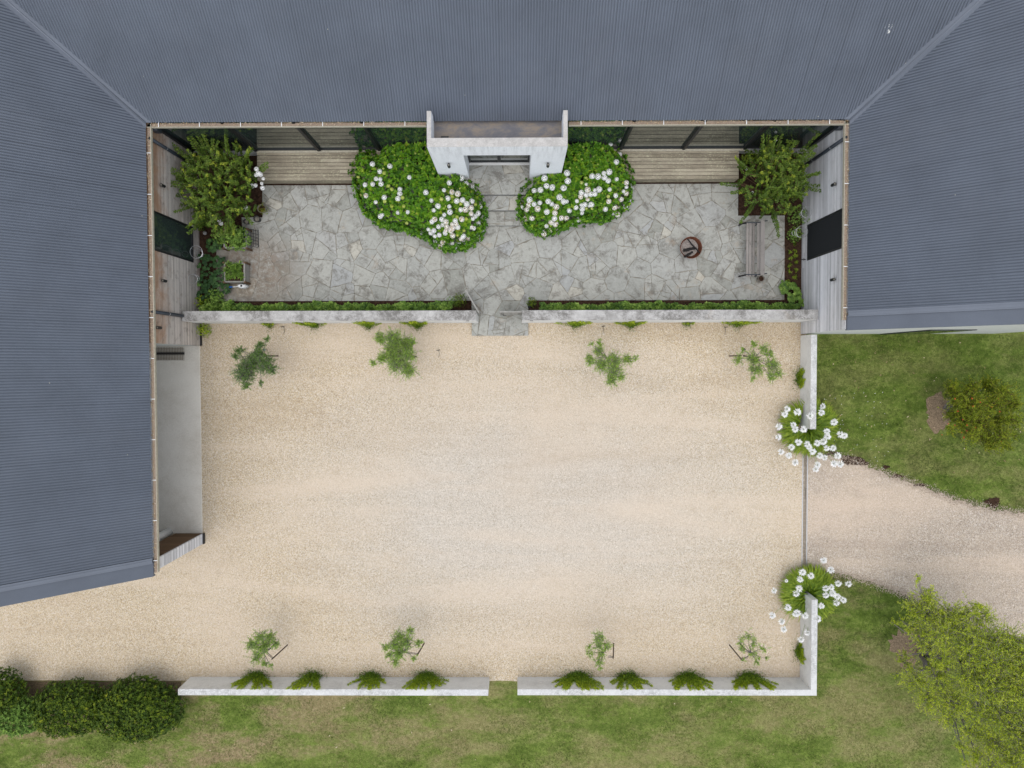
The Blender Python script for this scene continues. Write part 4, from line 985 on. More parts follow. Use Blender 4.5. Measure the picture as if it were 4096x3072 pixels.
def in_poly(x, y, poly):
    c = np.zeros(len(x), bool)
    for i in range(len(poly)):
        x1, y1 = poly[i]; x2, y2 = poly[(i + 1) % len(poly)]
        k = ((y1 > y) != (y2 > y)) & (x < (x2 - x1) * (y - y1) / (y2 - y1 + 1e-12) + x1); c ^= k
    return c
def edge_dist(x, y, poly, closed):
    d = np.full(len(x), 9.)
    for i in range(len(poly)):
        if i in closed: continue
        a = np.array(poly[i]); b = np.array(poly[(i + 1) % len(poly)]); ab = b - a; L2 = (ab ** 2).sum() + 1e-9
        t = np.clip(((x - a[0]) * ab[0] + (y - a[1]) * ab[1]) / L2, 0, 1)
        d = np.minimum(d, np.hypot(x - a[0] - t * ab[0], y - a[1] - t * ab[1]))
    return d
def hydrangea(label, outline, closed, hmax, flowers, org, scl, nros):
    poly = [tuple(P(x, y, z)[:2]) for x, y, z in outline]
    cx = sum(p[0] for p in poly) / len(poly); cy = sum(p[1] for p in poly) / len(poly)
    e = thing('hydrangea_bush', label, 'bush', (cx, cy, ZP))
    X0, X1 = min(p[0] for p in poly), max(p[0] for p in poly); Y0, Y1 = min(p[1] for p in poly), max(p[1] for p in poly)
    ph = rng.uniform(0, 6, 6)
    def hf(x, y):
        d = edge_dist(x, y, poly, closed); north = np.clip((y - Y0) / (Y1 - Y0), 0, 1)
        h = hmax * (.72 + .28 * north) * (1 - np.exp(-d / .2)) 
        return ZP + h + .07 * np.sin(x * 5.1 + ph[0]) * np.sin(y * 4.3 + ph[1]) + .05 * np.sin(x * 9 + ph[2] + y * 3)
    N = nros * 4; x = rng.uniform(X0, X1, N); y = rng.uniform(Y0, Y1, N); k = in_poly(x, y, poly); x, y = x[k][:nros], y[k][:nros]
    d = edge_dist(x, y, poly, closed)
    h = hf(x, y); ee = .03; gx = (hf(x + ee, y) - hf(x - ee, y)) / (2 * ee); gy = (hf(x, y + ee) - hf(x, y - ee)) / (2 * ee)
    nr = unit(np.stack([-gx * .45, -gy * .45, np.ones_like(gx)], 1))
    L = Leaves(); north = np.clip((y - Y0) / (Y1 - Y0), 0, 1)
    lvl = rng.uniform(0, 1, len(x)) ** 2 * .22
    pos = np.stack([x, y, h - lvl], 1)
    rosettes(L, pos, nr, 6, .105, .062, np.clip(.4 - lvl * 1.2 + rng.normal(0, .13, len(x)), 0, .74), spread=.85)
    # flanks
    per = []
    for i in range(len(poly)):
        if i in closed: continue
        a = np.array(poly[i]); b = np.array(poly[(i + 1) % len(poly)]); per.append((a, b, np.linalg.norm(b - a)))
    for a, b, l in per:
        n = int(l * 75); t = rng.uniform(0, 1, n)[:, None]; q = a + (b - a) * t; out = np.array([(b - a)[1], -(b - a)[0]]) / l
        if (np.array([cx, cy]) - a) @ out > 0: out = -out
        z = rng.uniform(.03, hmax * .55, n); q = q + out * (rng.normal(0, .045, (n, 1)) + .04) - out * (z[:, None] * .12)
        rosettes(L, np.concatenate([q, (ZP + z)[:, None]], 1), np.concatenate([np.tile(out, (n, 1)) * .8, np.full((n, 1), .8)], 1), 5, .1, .058, rng.normal(.32, .1, n), spread=.8)
    # a few autumn-brown leaves on the outer, sunny side
    k = rng.random(len(x)) < np.clip(.14 * (1 - north), 0, 1); rosettes(L, pos[k] + [0, 0, .02], nr[k], 2, .06, .03, np.full(k.sum(), .92), spread=.9)
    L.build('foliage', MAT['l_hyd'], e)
    # stems
    m = MB()
    for i in rng.choice(len(x), 60, replace=False):
        fx, fy = cx + (x[i] - cx) * .6, cy + (y[i] - cy) * .6; m.tube([(fx, fy, ZP - .03), (x[i], y[i], h[i] - .1)], [.008, .005], 4, cap=False)
    m.build('stems', MAT['bark_brown'], e)
    out = []
    for fl in flowers:
        px, py = org[0] + fl[0] / scl, org[1] + fl[1] / scl; z = hmax
        for _ in range(8):
            c = P(px, py, z); zz = float(hf(np.array([c.x]), np.array([c.y]))[0]) + .06
            if not in_poly(np.array([c.x]), np.array([c.y]), poly)[0]: zz = max(zz, .35)
            z = z * .4 + zz * .6
        z = max(z, .3); c = P(px, py, z); r = fl[2] / scl * (H - z) / F * 1.1
        out.append((c, r, fl[3] if len(fl) > 3 else None))
    out.sort(key=lambda t: -t[1])
    me_extra = []
    for i, (c, r, kd) in enumerate(out):
        kind = kd or ('p_green' if r < .055 and random.random() < .35 else 'p_white')
        me = random.choice(petal_mesh[kind])
        if i < 96:
            o = bpy.data.objects.new('flower_head', me); COL.objects.link(o); o.parent = e; o.location = c - e.location
            o.scale = (r / .1,) * 3; o.rotation_euler = (random.uniform(-.25, .25), random.uniform(-.25, .25), random.uniform(0, 6.28))
        else: me_extra.append((c, r, me))
    # green buds and the remaining small heads as one part
    L = Leaves(); nb = 36; kk = rng.choice(len(x), nb, replace=False)
    V = []; T_ = []; tt = []; n0 = 0
    for c, r, me in me_extra + [(Vector((x[j], y[j], h[j] + .02)), rng.uniform(.022, .04), petal_mesh['p_green'][0]) for j in kk]:
        co = np.empty(len(me.vertices) * 3, 'f'); me.vertices.foreach_get('co', co); co = co.reshape(-1, 3) * (r / .1) + np.array(c)
        q = np.arange(len(co)).reshape(-1, 4); V.append(co); T_.append(q + n0); tt.append(np.full(len(q), rng.uniform(0, .5))); n0 += len(co)
    o = raw_mesh('small_flower_heads', np.concatenate(V), np.concatenate(T_), np.concatenate(tt), MAT['p_green'], e, quad=True); o['kind'] = 'stuff'

A = 'p_aged'
FL = [(137, 673, 24), (358, 710, 26), (552, 732, 24), (440, 792, 24), (489, 809, 18), (205, 852, 15), (400, 871, 22), (446, 876, 20), (768, 856, 22), (280, 940, 25), (362, 931, 22), (454, 928, 25), (536, 951, 17), (573, 987, 19), (663, 987, 23), (661, 1036, 24), (269, 1013, 14), (288, 1058, 25, A), (233, 1052, 13), (490, 1078, 25), (641, 1091, 25), (691, 1081, 19), (216, 1100, 16), (495, 1121, 18), (395, 1130, 19), (573, 1175, 18), (705, 1175, 17), (275, 1201, 23), (640, 1246, 19), (749, 1240, 20), (465, 1271, 20), (446, 1289, 24), (454, 1372, 18), (514, 1391, 15), (740, 1361, 17), (889, 1467, 27), (950, 1023, 26), (1012, 1113, 20), (1038, 1220, 20), (1085, 1173, 27), (1123, 1097, 18), (1150, 998, 20), (1210, 917, 24), (1342, 862, 30), (1392, 928, 28), (1471, 966, 28), (1238, 1018, 25, A), (1303, 1038, 29, A), (1238, 1068, 18), (1191, 1088, 26), (1292, 1117, 28), (1356, 1107, 27), (1336, 1150, 17), (1402, 1150, 28), (1458, 1121, 26), (1560, 1082, 25), (1497, 1155, 17, 'p_green'), (1551, 1175, 24), (1209, 1179, 20), (1216, 1241, 27), (1337, 1214, 23), (1389, 1211, 29, A), (1451, 1193, 27, A), (1153, 1271, 20), (1524, 1254, 28), (1450, 1258, 25, A), (1494, 1286, 24), (1590, 1278, 30), (1585, 1310, 28), (1575, 1340, 22), (1470, 1313, 20), (1397, 1317, 18), (1347, 1320, 27, A), (1275, 1336, 24), (1296, 1295, 17, A), (1287, 1371, 22, A), (1048, 1320, 27, A), (1017, 1347, 24), (1128, 1320, 26), (1175, 1347, 28, A), (1140, 1380, 22), (1092, 1402, 24), (1183, 1402, 24, A), (1240, 1375, 20, A), (1303, 1408, 25), (1243, 1418, 30, A), (1455, 1407, 22, A), (1480, 1418, 22), (1530, 1365, 23), (1557, 1382, 15), (1551, 1417, 24), (1575, 1443, 20), (982, 1429, 22), (1038, 1446, 25), (1005, 1470, 24), (1174, 1446, 22, A), (1165, 1470, 25), (1225, 1446, 27, A), (1371, 1445, 16, 'p_green'), (1049, 1505, 21), (1098, 1494, 23), (1247, 1500, 26, A), (1363, 1507, 28), (1299, 1497, 14, 'p_green'), (1340, 1535, 24, A), (1415, 1537, 25, A), (1468, 1550, 30, A), (1516, 1494, 26), (1055, 1560, 22), (1050, 1595, 22), (1140, 1573, 28, A), (1114, 1605, 29, A), (1196, 1604, 28, A), (1241, 1586, 21), (1300, 1593, 22), (1337, 1580, 19), (1373, 1570, 24), (1232, 1632, 22), (1273, 1630, 20)]
FR = [(1222, 479, 28), (1324, 602, 25), (1287, 686, 26), (1404, 640, 15), (742, 808, 30), (750, 895, 31), (494, 867, 31), (515, 951, 27), (578, 967, 28), (449, 995, 29), (381, 1004, 27), (704, 972, 30), (902, 914, 17), (955, 934, 15), (1019, 845, 27), (1083, 847, 30), (1149, 810, 22), (1209, 796, 30), (1155, 858, 27), (1197, 892, 26), (1290, 875, 20), (1457, 816, 28), (1397, 914, 25, A), (1443, 919, 23), (1398, 963, 19), (1450, 976, 26), (1367, 1010, 18), (1395, 1034, 26, A), (1213, 990, 20), (1095, 990, 30), (970, 993, 29, A), (902, 1023, 26), (891, 1070, 25, A), (954, 1048, 26), (1005, 1042, 25), (1050, 1040, 24), (1048, 998, 18), (1280, 1058, 23), (1197, 1068, 17, 'p_green'), (1340, 1099, 25, A), (1433, 1115, 15), (1389, 1173, 25), (1203, 1121, 25, A), (658, 1074, 30), (533, 1121, 27), (328, 1104, 29), (440, 1138, 22), (377, 1153, 24), (320, 1161, 28, A), (574, 1151, 22), (622, 1182, 29, A), (705, 1123, 28), (740, 1123, 18), (850, 1118, 20), (840, 1190, 24), (937, 1157, 26), (897, 1160, 18), (985, 1172, 14), (1012, 1155, 28), (956, 1198, 14), (1019, 1200, 14), (908, 1206, 27), (905, 1248, 22), (256, 1186, 26), (300, 1212, 27, A), (217, 1240, 26), (416, 1204, 29, A), (518, 1237, 28), (608, 1249, 27, A), (767, 1224, 24), (1166, 1206, 25), (1266, 1187, 28, A), (1309, 1185, 20, A), (1246, 1246, 26), (1301, 1267, 27, A), (287, 1313, 28, A), (354, 1307, 26, A), (342, 1383, 19), (603, 1310, 26), (677, 1304, 28, A), (733, 1305, 28, A), (866, 1320, 28), (568, 1353, 27, A), (616, 1376, 30, A), (797, 1361, 25), (514, 1393, 22), (472, 1436, 20), (557, 1433, 29, A), (640, 1418, 30, A), (488, 1480, 29, A), (970, 1100, 20, A)]
def o3(pts, org, scl): return [(org[0] + x / scl, org[1] + y / scl, z) for x, y, z in pts]
yglz = P(2048, 597, ZD).y - .03
def wpt(x, y, z=.0): return (x, y)
L_out = o3([(390, 520, 1.2), (190, 520, 1.0), (130, 620, .9), (115, 820, .7), (185, 960, .5), (215, 1120, .4), (300, 1260, .4), (440, 1370, .4), (640, 1410, .35), (820, 1460, .35), (960, 1520, .4), (1060, 1600, .5), (1230, 1640, .5), (1390, 1620, .5), (1500, 1530, .5), (1580, 1420, .5), (1600, 1220, .6), (1560, 1060, .7), (1500, 920, .8), (1430, 870, .9)], (1360, 400), 2.766)
def fixed(px_pts, extra_world):
    pts = [(x, y, z) for x, y, z in px_pts]
    return pts
# closed edges against portico and glass are given in world units through a tiny inverse
def inv(x, y, z):
    v = cam_rot.transposed() @ Vector((x, y, z - H)); return (2048 + F * v.x / -v.z, 1536 - F * v.y / -v.z, z)
L_all = L_out + [inv(ja + .02, yF - .06, .5), inv(pxa - .05, yF - .06, .5), inv(pxa - .05, yglz, .5), inv(P(1500, 560, 1.4).x, yglz, .5)]
nL = len(L_all)
hydrangea('larger hydrangea bush left of the front door, covered in white and fading pink flower heads', L_all, {nL - 4, nL - 3, nL - 2}, 1.25, FL, (1360, 400), 2.766, 2300)
R_out = o3([(1340, 480, 1.2), (1400, 600, 1.0), (1455, 720, .9), (1475, 830, .8), (1460, 960, .6), (1400, 1150, .4), (1310, 1230, .4), (1200, 1310, .4), (1000, 1320, .4), (820, 1350, .4), (690, 1410, .4), (600, 1460, .4), (480, 1470, .4), (340, 1420, .4), (250, 1340, .5), (215, 1230, .5), (205, 1100, .6), (240, 1010, .7), (320, 900, .8)], (2000, 400), 2.766)
R_all = R_out + [inv(jb - .02, yF - .06, .5), inv(pxb + .05, yF - .06, .5), inv(pxb + .05, yglz, .5), inv(P(2480, 560, 1.3).x, yglz, .5)]
nR = len(R_all)
hydrangea('smaller hydrangea bush right of the front door, dotted with white flower heads', R_all, {nR - 4, nR - 3, nR - 2}, 1.2, FR, (2000, 400), 2.766, 1900)

# ------------------------------------------------------------ crape myrtles in the two corners
def myrtle(label, cpx, cz, rad, base_px, tips, nshoot, flowers=()):
    b = P(base_px[0], base_px[1], .03); c = P(cpx[0], cpx[1], cz)
    e = thing('crape_myrtle', label, 'tree', (b.x, b.y, .03)); L = Leaves(); tw = MB(); fork = Vector((b.x * .7 + c.x * .3, b.y * .7 + c.y * .3, .7))
    ends = [(P(x + ox, y + oy, z - .1 * abs(ox)/20), 1) for x, y, z in tips for ox, oy in ((0, 0), (rng.normal(0, 22), rng.normal(0, 22)))]
    for k in range(int(nshoot * 1.75)):
        d = rdir(1, .35)[0]; u = rng.uniform(.1, 1) ** .5
        q = Vector(np.array(c) + d * u * np.array(rad)); q.z = max(q.z, .5); ends.append((q, 0))
    for q, main in ends:
        out = (q - Vector((c.x, c.y, cz - rad[2] * .9))).normalized(); ll = rng.uniform(.28, .45) if not main else .75
        if not main: out = (out * .6 + Vector(rng.normal(0, .45, 3)) + Vector((0, 0, .35))).normalized()
        p0 = q - out * ll + Vector((0, 0, -.05))
        mid = (p0 + q) / 2 + Vector(rng.normal(0, .03, 3)) + Vector((0, 0, .03)); tw.tube([fork.lerp(p0, .45), p0, mid, q], [.009, .006, .004, .002], 3, cap=False)
        k = 15 if not main else 22; t = np.linspace(.0, 1, k); A_ = np.array(p0); B_ = np.array(mid); C_ = np.array(q)
        pt_ = ((1 - t) ** 2)[:, None] * A_ + (2 * t * (1 - t))[:, None] * B_ + (t ** 2)[:, None] * C_
        side = unit(np.cross(np.array(out), [0, 0, 1.]) + 1e-6); hgt = np.clip((q.z - .8) / 1.6, 0, 1); fresh = random.random() < .24
        for sg in (-1, 1):
            dl = side * sg + np.array(out) * .55 + np.array([0, 0, .25]) + rng.normal(0, .18, (k, 3))
            L.add(pt_ + rng.normal(0, .008, (k, 3)), dl, np.tile([0, 0, 1.], (k, 1)) + rng.normal(0, .25, (k, 3)), (.105 if main else .082) * (1 - .35 * t) * rng.uniform(.75, 1.15, k), (.05 if main else .038) * rng.uniform(.8, 1.1, k), .12 + .2 * hgt + t * (.42 if fresh else .16) + rng.normal(0, .08, k))
        k2 = 6; L.add(np.repeat(C_[None], k2, 0), rdir(k2, .6), rdir(k2, 1.5), .06, .028, np.full(k2, (.72 if fresh else .4) + rng.normal(0, .08)))
    L.build('crown', MAT['l_myrtle'], e)
    m = MB()
    for k in range(5):
        a = k * 1.257; f2 = fork + Vector((math.cos(a) * .35, math.sin(a) * .35, .35)); top = Vector((c.x, c.y, cz)) + Vector((math.cos(a) * rad[0] * .5, math.sin(a) * rad[1] * .5, .1))
        m.tube([b + Vector((math.cos(a) * .05, math.sin(a) * .05, -.03)), fork + Vector((math.cos(a) * .1, math.sin(a) * .1, 0)), f2, top], [.035, .028, .02, .008], 7)
    m.build('trunk', MAT['bark_brown'], e, smooth=True); tw.build('twigs', MAT['bark_brown'], e)
    for x, y, z, r in flowers:
        q = P(x, y, z); o = bpy.data.objects.new('blossom', random.choice(petal_mesh['p_white'])); COL.objects.link(o); o.parent = e; o.location = q - e.location; o.scale = (r * 10,) * 3
        o.rotation_euler = (0, 0, random.uniform(0, 6))
myrtle('big spreading crape myrtle in the left corner, with white blossom on its right side', (872, 745), 1.55, (1.22, 1.62, .95), (915, 790), [(804, 520, 2.2), (902, 542, 2.1), (752, 552, 2.0), (672, 668, 2.0), (655, 722, 2.1), (627, 787, 2.0), (703, 598, 1.9), (1070, 652, 1.5), (703, 848, 1.8), (750, 910, 1.7), (1000, 592, 1.7), (760, 900, 1.8), (905, 930, 1.6), (1010, 860, 1.3), (640, 695, 1.9)], 210,
       [(1026, 676, 1.5, .07), (1034, 694, 1.5, .08), (1042, 698, 1.45, .07), (1024, 700, 1.4, .06), (1053, 715, 1.4, .05), (1047, 734, 1.3, .05), (1050, 752, 1.2, .07), (1022, 742, 1.3, .06), (1008, 744, 1.3, .07), (984, 832, 1.2, .07), (875, 880, 1.1, .06), (884, 893, 1.1, .07), (752, 660, 1.7, .05)])
myrtle('smaller crape myrtle in the right corner, crown touching the silver cladding', (3096, 722), 1.45, (1.08, 1.3, .85), (3050, 800), [(3052, 538, 2.1), (3105, 545, 2.1), (3181, 570, 2.0), (3265, 582, 2.0), (3278, 692, 1.9), (3284, 764, 1.5), (2925, 771, 1.3), (2953, 646, 1.6), (3113, 910, 1.2), (2982, 862, 1.2), (3220, 780, 1.8), (3150, 830, 1.7), (3250, 610, 2.0)], 165,
       [(2985, 676, 1.2, .04), (3010, 770, 1.2, .04), (3103, 560, 1.7, .04)])

# ------------------------------------------------------------ beds: hedge rows, broad-leaved plants, seedlings
def plantlet(name, label, cat, px, py, r_px, z, kind='bushy', mat='l_bed', n=60, group=None, h=None, ln=None, wd=None):
    c = P(px, py, z); r = r_px * (H - z) / F; h = h or r * 1.2; z0 = .02 if z < .6 else .02
    e = thing(name, label, cat, (c.x, c.y, z0), group); L = Leaves(); ln = ln or .07; wd = wd or .035
    if kind == 'bushy':
        p, d = blob_points(n, (c.x, c.y, z0 + h * .5), (r, r, h * .55)); p[:, 2] = np.maximum(p[:, 2], z0 + .01)
        rosettes(L, p, d + [0, 0, .9], 4, ln, wd, .3 + .25 * (p[:, 2] - z0) / h + rng.normal(0, .12, n))
    elif kind == 'broad':
        for i in range(n):
            a = rng.uniform(0, 6.28); rr = r * rng.uniform(.1, 1) ** .6; q = Vector((c.x + math.cos(a) * rr, c.y + math.sin(a) * rr, z0 + h * rng.uniform(.5, 1) * (1.1 - .5 * rr / r)))
            s = ln * rng.uniform(.7, 1.2); k = 7; an = np.linspace(-2.1, 2.1, k) + a
            dd = np.stack([np.cos(an), np.sin(an), np.full(k, -.12)], 1); L.add(np.repeat(np.array(q)[None], k, 0), dd, np.tile([0, 0, 1.], (k, 1)) + rng.normal(0, .06, (k, 3)), s * (1 - .25 * np.abs(np.linspace(-1, 1, k))), s * .62, np.full(k, rng.normal(.4, .18)), fold=.06)
    elif kind == 'spiky':
        k = n; d = rdir(k, .9); L.add(np.repeat([[c.x, c.y, z0]], k, 0) + rng.normal(0, r * .15, (k, 3)) * [1, 1, .2], d, np.tile([0, 0, 1.], (k, 1)), r * 1.15 * rng.uniform(.6, 1.1, k), wd, rng.normal(.45, .15, k))
    L.build('foliage', MAT[mat], e)
    m = MB(); m.tube([(c.x, c.y, z0 - .02), (c.x, c.y, z0 + h * .6)], [.008, .004], 5); m.build('stem', MAT['stalk'], e); return e

def hedge(label, x0px, x1px, y0px, y1px, z, n, gap_fn=None):
    a = P(x0px, y1px, z); b = P(x1px, y0px, z); e = thing('hedge', label, 'hedge', ((a.x + b.x) / 2, (a.y + b.y) / 2, .03), 'low hedges behind the courtyard walls')
    L = Leaves(); x = rng.uniform(a.x, b.x, n); edge = .5 + .5 * np.sin(x * 3.1) * np.sin(x * 1.3 + 1); w_ = rng.uniform(0, 1, n)
    ymx = a.y + (b.y - a.y) * (.55 + .7 * edge + .16 * np.sin(x * 11) + .1 * np.sin(x * 23)); y = a.y + (ymx - a.y) * w_
    zz = .08 + (z * (.8 + .35 * np.sin(x * 7 + 2) * np.sin(x * 2.7)) - .08) * (1 - w_ ** 3 * .55) * rng.uniform(.7, 1.05, n)
    nr = np.stack([rng.normal(0, .3, n), (w_ - .25) * .6 + rng.normal(0, .2, n), np.ones(n)], 1)
    rosettes(L, np.stack([x, y, zz], 1), nr, 6, .1, .056, .42 + rng.normal(0, .2, n) + .16 * np.sin(x * 2.2) * np.sin(x * 5.3), spread=.85)
    L.build('foliage', MAT['l_bed'], e)
    m = MB()
    for xx in np.arange(a.x + .1, b.x, .3): m.tube([(xx, (a.y + b.y) / 2 - .03, .0), (xx + .03, (a.y + b.y) / 2 - .03, z * .6)], [.008, .005], 4, cap=False)
    m.build('stems', MAT['bark_brown'], e)
hedge('long low leafy hedge behind the left courtyard wall', 795, 1800, 1212, 1240, .62, 1700)
hedge('low leafy hedge behind the right courtyard wall', 2165, 3190, 1211, 1240, .62, 1700)
plantlet('round_shrub', 'dark green round shrub beside the open gate leaf', 'shrub', 1838, 1197, 30, .6, mat='l_dark', n=170, h=.75, ln=.05, wd=.016)
plantlet('flowering_shrub', 'grey-green shrub with tiny white flowers left of the dark round shrub', 'shrub', 1808, 1205, 22, .5, mat='l_young_dark', n=80, h=.6, ln=.05, wd=.014)
plantlet('round_shrub', 'small dark shrub at the gate end of the right-hand hedge', 'shrub', 2128, 1208, 22, .5, mat='l_dark', n=100, h=.6, ln=.05, wd=.016)
for x, y, r, n, lb in ((3175, 1165, 38, 46, 'clump of broad shiny leaves in the corner by the silver cladding'), (3195, 1205, 30, 30, 'second broad-leaved clump at the very corner of the right-hand bed'), (3150, 1140, 20, 18, 'small broad-leaved clump at the edge of the paving')):
    plantlet('broad_leaved_plant', lb, 'plant', x, y, r, .4, 'broad', 'l_bed', n, 'broad-leaved plants in the beds', h=.4, ln=.1)
BL = [(845, 975, 30, 'fern-like plant under the window sill beside the wire hoop'), (805, 1045, 30, 'lobed plant under the wire hoop at the left wall'), (868, 1045, 26, 'lobed plant touching the left edge of the paving'), (815, 1110, 40, 'large lobed plant against the left timber wall'), (868, 1105, 30, 'lobed plant just left of the square planter'), (835, 1150, 36, 'lobed plant left of the watering can'), (893, 1150, 20, 'dark plant at the tip of the watering can'), (800, 1180, 22, 'lobed plant at the foot of the left timber wall')]
for x, y, r, lb in BL: plantlet('broad_leaved_plant', lb, 'plant', x, y, r, .4, 'broad', 'l_broad', int(r * 1.1), 'broad-leaved plants in the beds', h=.45, ln=.085)
plantlet('leafy_shrub', 'yellow-green leafy shrub in the lower left corner of the bed', 'shrub', 850, 1195, 42, .4, n=190, h=.5)
plantlet('leafy_shrub', 'dark green shrub at the outer left end of the courtyard wall', 'shrub', 808, 1320, 32, .35, mat='l_creep', n=170, h=.45, ln=.045, wd=.022)
plantlet('leafy_shrub', 'narrow shrub against the left timber wall at the wall end', 'shrub', 795, 1205, 26, .4, mat='l_creep', n=120, h=.5, ln=.045, wd=.022)
plantlet('leafy_shrub', 'dark undergrowth below the left crape myrtle, near the wall', 'shrub', 800, 880, 42, .4, mat='l_dark', n=200, h=.7)
plantlet('leafy_shrub', 'dark undergrowth on the right below the left crape myrtle', 'shrub', 960, 700, 46, .4, mat='l_dark', n=230, h=.8)
plantlet('leafy_shrub', 'leafy undergrowth below the left crape myrtle, beside the square planters', 'shrub', 890, 930, 46, .4, mat='l_bed', n=240, h=.7)
plantlet('leafy_shrub', 'leafy plant sprawling over the upper planter by the wire rack', 'shrub', 932, 948, 54, .8, mat='l_bed', n=420, h=1.0)
plantlet('leafy_shrub', 'undergrowth by the glass in the left corner', 'shrub', 800, 640, 60, .4, mat='l_dark', n=260, h=.8)
plantlet('leafy_shrub', 'dark glossy shrub at the end of the right deck', 'shrub', 3005, 630, 34, .8, mat='l_dark', n=160, h=1.1)
plantlet('leafy_shrub', 'undergrowth by the glass in the right corner', 'shrub', 3130, 640, 50, .4, mat='l_dark', n=220, h=.9)
plantlet('leafy_shrub', 'feathery shrub below the right crape myrtle by the wire hoop', 'shrub', 3205, 862, 44, .6, mat='l_bed', n=230, h=.8, ln=.05, wd=.018)
plantlet('leafy_shrub', 'leafy shrub inside the wire hoops on the right', 'shrub', 3188, 935, 30, .5, mat='l_bed', n=130, h=.6, ln=.055, wd=.026)
sx = [(1495, 320, 14), (1440, 400, 12), (1497, 395, 9), (1450, 475, 14), (1503, 450, 8), (1515, 525, 10), (1440, 560, 12), (1508, 605, 9), (1435, 635, 16), (1497, 685, 16), (1425, 735, 15)]
wl = ['topmost seedling in the dark soil, right below the wire hoops', 'pale seedling left of centre, second row below the hoops', 'tiny seedling beside the window end, second row', 'spreading seedling on the paving side opposite the screen', 'tiny seedling near the screen edge', 'seedling just below the garden tap', 'seedling on the paving side below the tap', 'tiny seedling close to the silver wall, middle of the strip', 'large seedling on the paving side, lower part of the strip', 'large seedling near the silver wall just above the broad leaves', 'bushy seedling on the paving edge just above the broad leaves']
for (x, y, r), lb in zip(sx, wl):
    plantlet('seedling', lb, 'seedling', 2640 + x / 2.765, 860 + y / 2.765, r * .62, .12, 'bushy', 'l_aga', 9, 'seedlings in the right-hand bed', h=.12, ln=.065, wd=.024)

# ------------------------------------------------------------ white lilies at the drive entrance
aga_mesh = []
for v in range(3):
    n = 84; a = rng.uniform(0, 6.28, n); el = rng.uniform(-.35, 1.3, n)
    d = np.stack([np.cos(a) * np.cos(el), np.sin(a) * np.cos(el), np.sin(el)], 1)
    L = Leaves(); L.add(d * .028, d, np.tile([0, 0, 1.], (n, 1)) + rng.normal(0, .3, (n, 3)), .09 * rng.uniform(.7, 1.1, n), .024, rng.uniform(0, 1, n), fold=.1)
    k = 16; L2 = Leaves(); dd = rdir(k, .5); L2.add(np.zeros((k, 3)), dd, rdir(k, 1), .06, .01, rng.uniform(.2, 1, k))
    nv = L.n; V = np.concatenate(L.V + L2.V); T_ = np.concatenate(L.T + [t + nv for t in L2.T]); tt = np.concatenate(L.t + L2.t)
    me = raw_mesh('flower_head', V, T_, tt, [MAT['p_white'], MAT['stalk']], mi=np.concatenate([np.zeros(2 * n), np.ones(2 * k)]), local=True); aga_mesh.append(me)
def agapanthus(label, cpx, base_px, rad, nl, heads, org, scl):
    b = P(base_px[0], base_px[1], 0); e = thing('white_lily_clump', label, 'flower clump', (b.x, b.y, 0), 'white-flowered lily clumps at the wall ends')
    V = []; T_ = []; tt = []; n0 = 0
    for i in range(nl):
        a = rng.uniform(0, 6.28); r0 = rad * .62 * rng.uniform(0, 1) ** .5; r1 = min(rad * 1.08, r0 + rng.uniform(.25, .5)); a2 = a + rng.normal(0, .35)
        p0 = np.array([b.x + math.cos(a) * r0 * .9, b.y + math.sin(a) * r0 * .9, 0.]); reach = (r1 - r0 * .8)
        dr_ = np.array([math.cos(a2), math.sin(a2), 0]); up = rng.uniform(.25, .48); W_ = rng.uniform(.016, .026)
        if abs(p0[0] - (xu0 + xu1) / 2) < .14 and ((org[1] < 2000 and p0[1] > P(0, 1717, 0).y) or (org[1] > 2000 and p0[1] < P(0, 2399, 0).y)): continue
        sd_ = np.array([-dr_[1], dr_[0], 0]); pts = []
        for t in (0, .35, .7, 1): pts.append(p0 + dr_ * reach * t ** 1.2 + np.array([0, 0, up * math.sin(min(1, t * 1.15) * 2.4) + .02]))
        w_ = [W_, W_ * 1.05, W_ * .8, .002]
        for p, ww in zip(pts, w_): V += [p - sd_ * ww, p + sd_ * ww]
        for k in range(3): T_.append([n0 + 2 * k, n0 + 2 * k + 1, n0 + 2 * k + 3, n0 + 2 * k + 2]); tt.append(np.clip(.12 + r0 / rad * .35 + .12 * k + rng.normal(0, .12), 0, 1))
        n0 += 8
    raw_mesh('leaves', V, T_, tt, MAT['l_aga'], e, quad=True)
    for i, hd in enumerate(heads):
        px, py = org[0] + hd[0] / scl, org[1] + hd[1] / scl; dist = math.hypot(px - base_px[0], py - base_px[1]) / 118
        z = max(.62, 1.08 - .25 * dist) + rng.uniform(-.05, .05); c = P(px, py, z)
        o = bpy.data.objects.new('flower_head', random.choice(aga_mesh)); COL.objects.link(o); o.parent = e; o.location = c - e.location; sc_ = random.uniform(.98, 1.2) if len(hd) < 3 else hd[2]
        o.scale = (sc_,) * 3; o.rotation_euler = (rng.normal(0, .2), rng.normal(0, .2), rng.uniform(0, 6.28))
        q = b + (Vector((c.x, c.y, 0)) - b) * .45; m = MB()
        if abs(q.x - (xu0 + xu1) / 2) < .17: q.x += .2
        m.tube([q, q.lerp(c, .5) + Vector((0, 0, .1)), c - Vector((0, 0, .01))], [.007, .006, .005], 5); m.build('stalk', MAT['stalk'], e)
U = [(350, 795), (330, 845), (450, 825), (568, 862), (688, 770), (677, 830), (797, 921), (272, 962), (409, 946), (428, 987), (506, 988), (729, 1008), (855, 1036), (892, 1049), (733, 1058), (268, 1063), (459, 1111), (540, 1130), (560, 1155), (635, 1120), (695, 1107), (391, 1161), (725, 1168), (787, 1167), (294, 1202), (593, 1199), (368, 1237), (659, 1239), (705, 1258), (832, 1240), (427, 1302), (638, 1326), (622, 1368), (795, 1315), (855, 1318)]
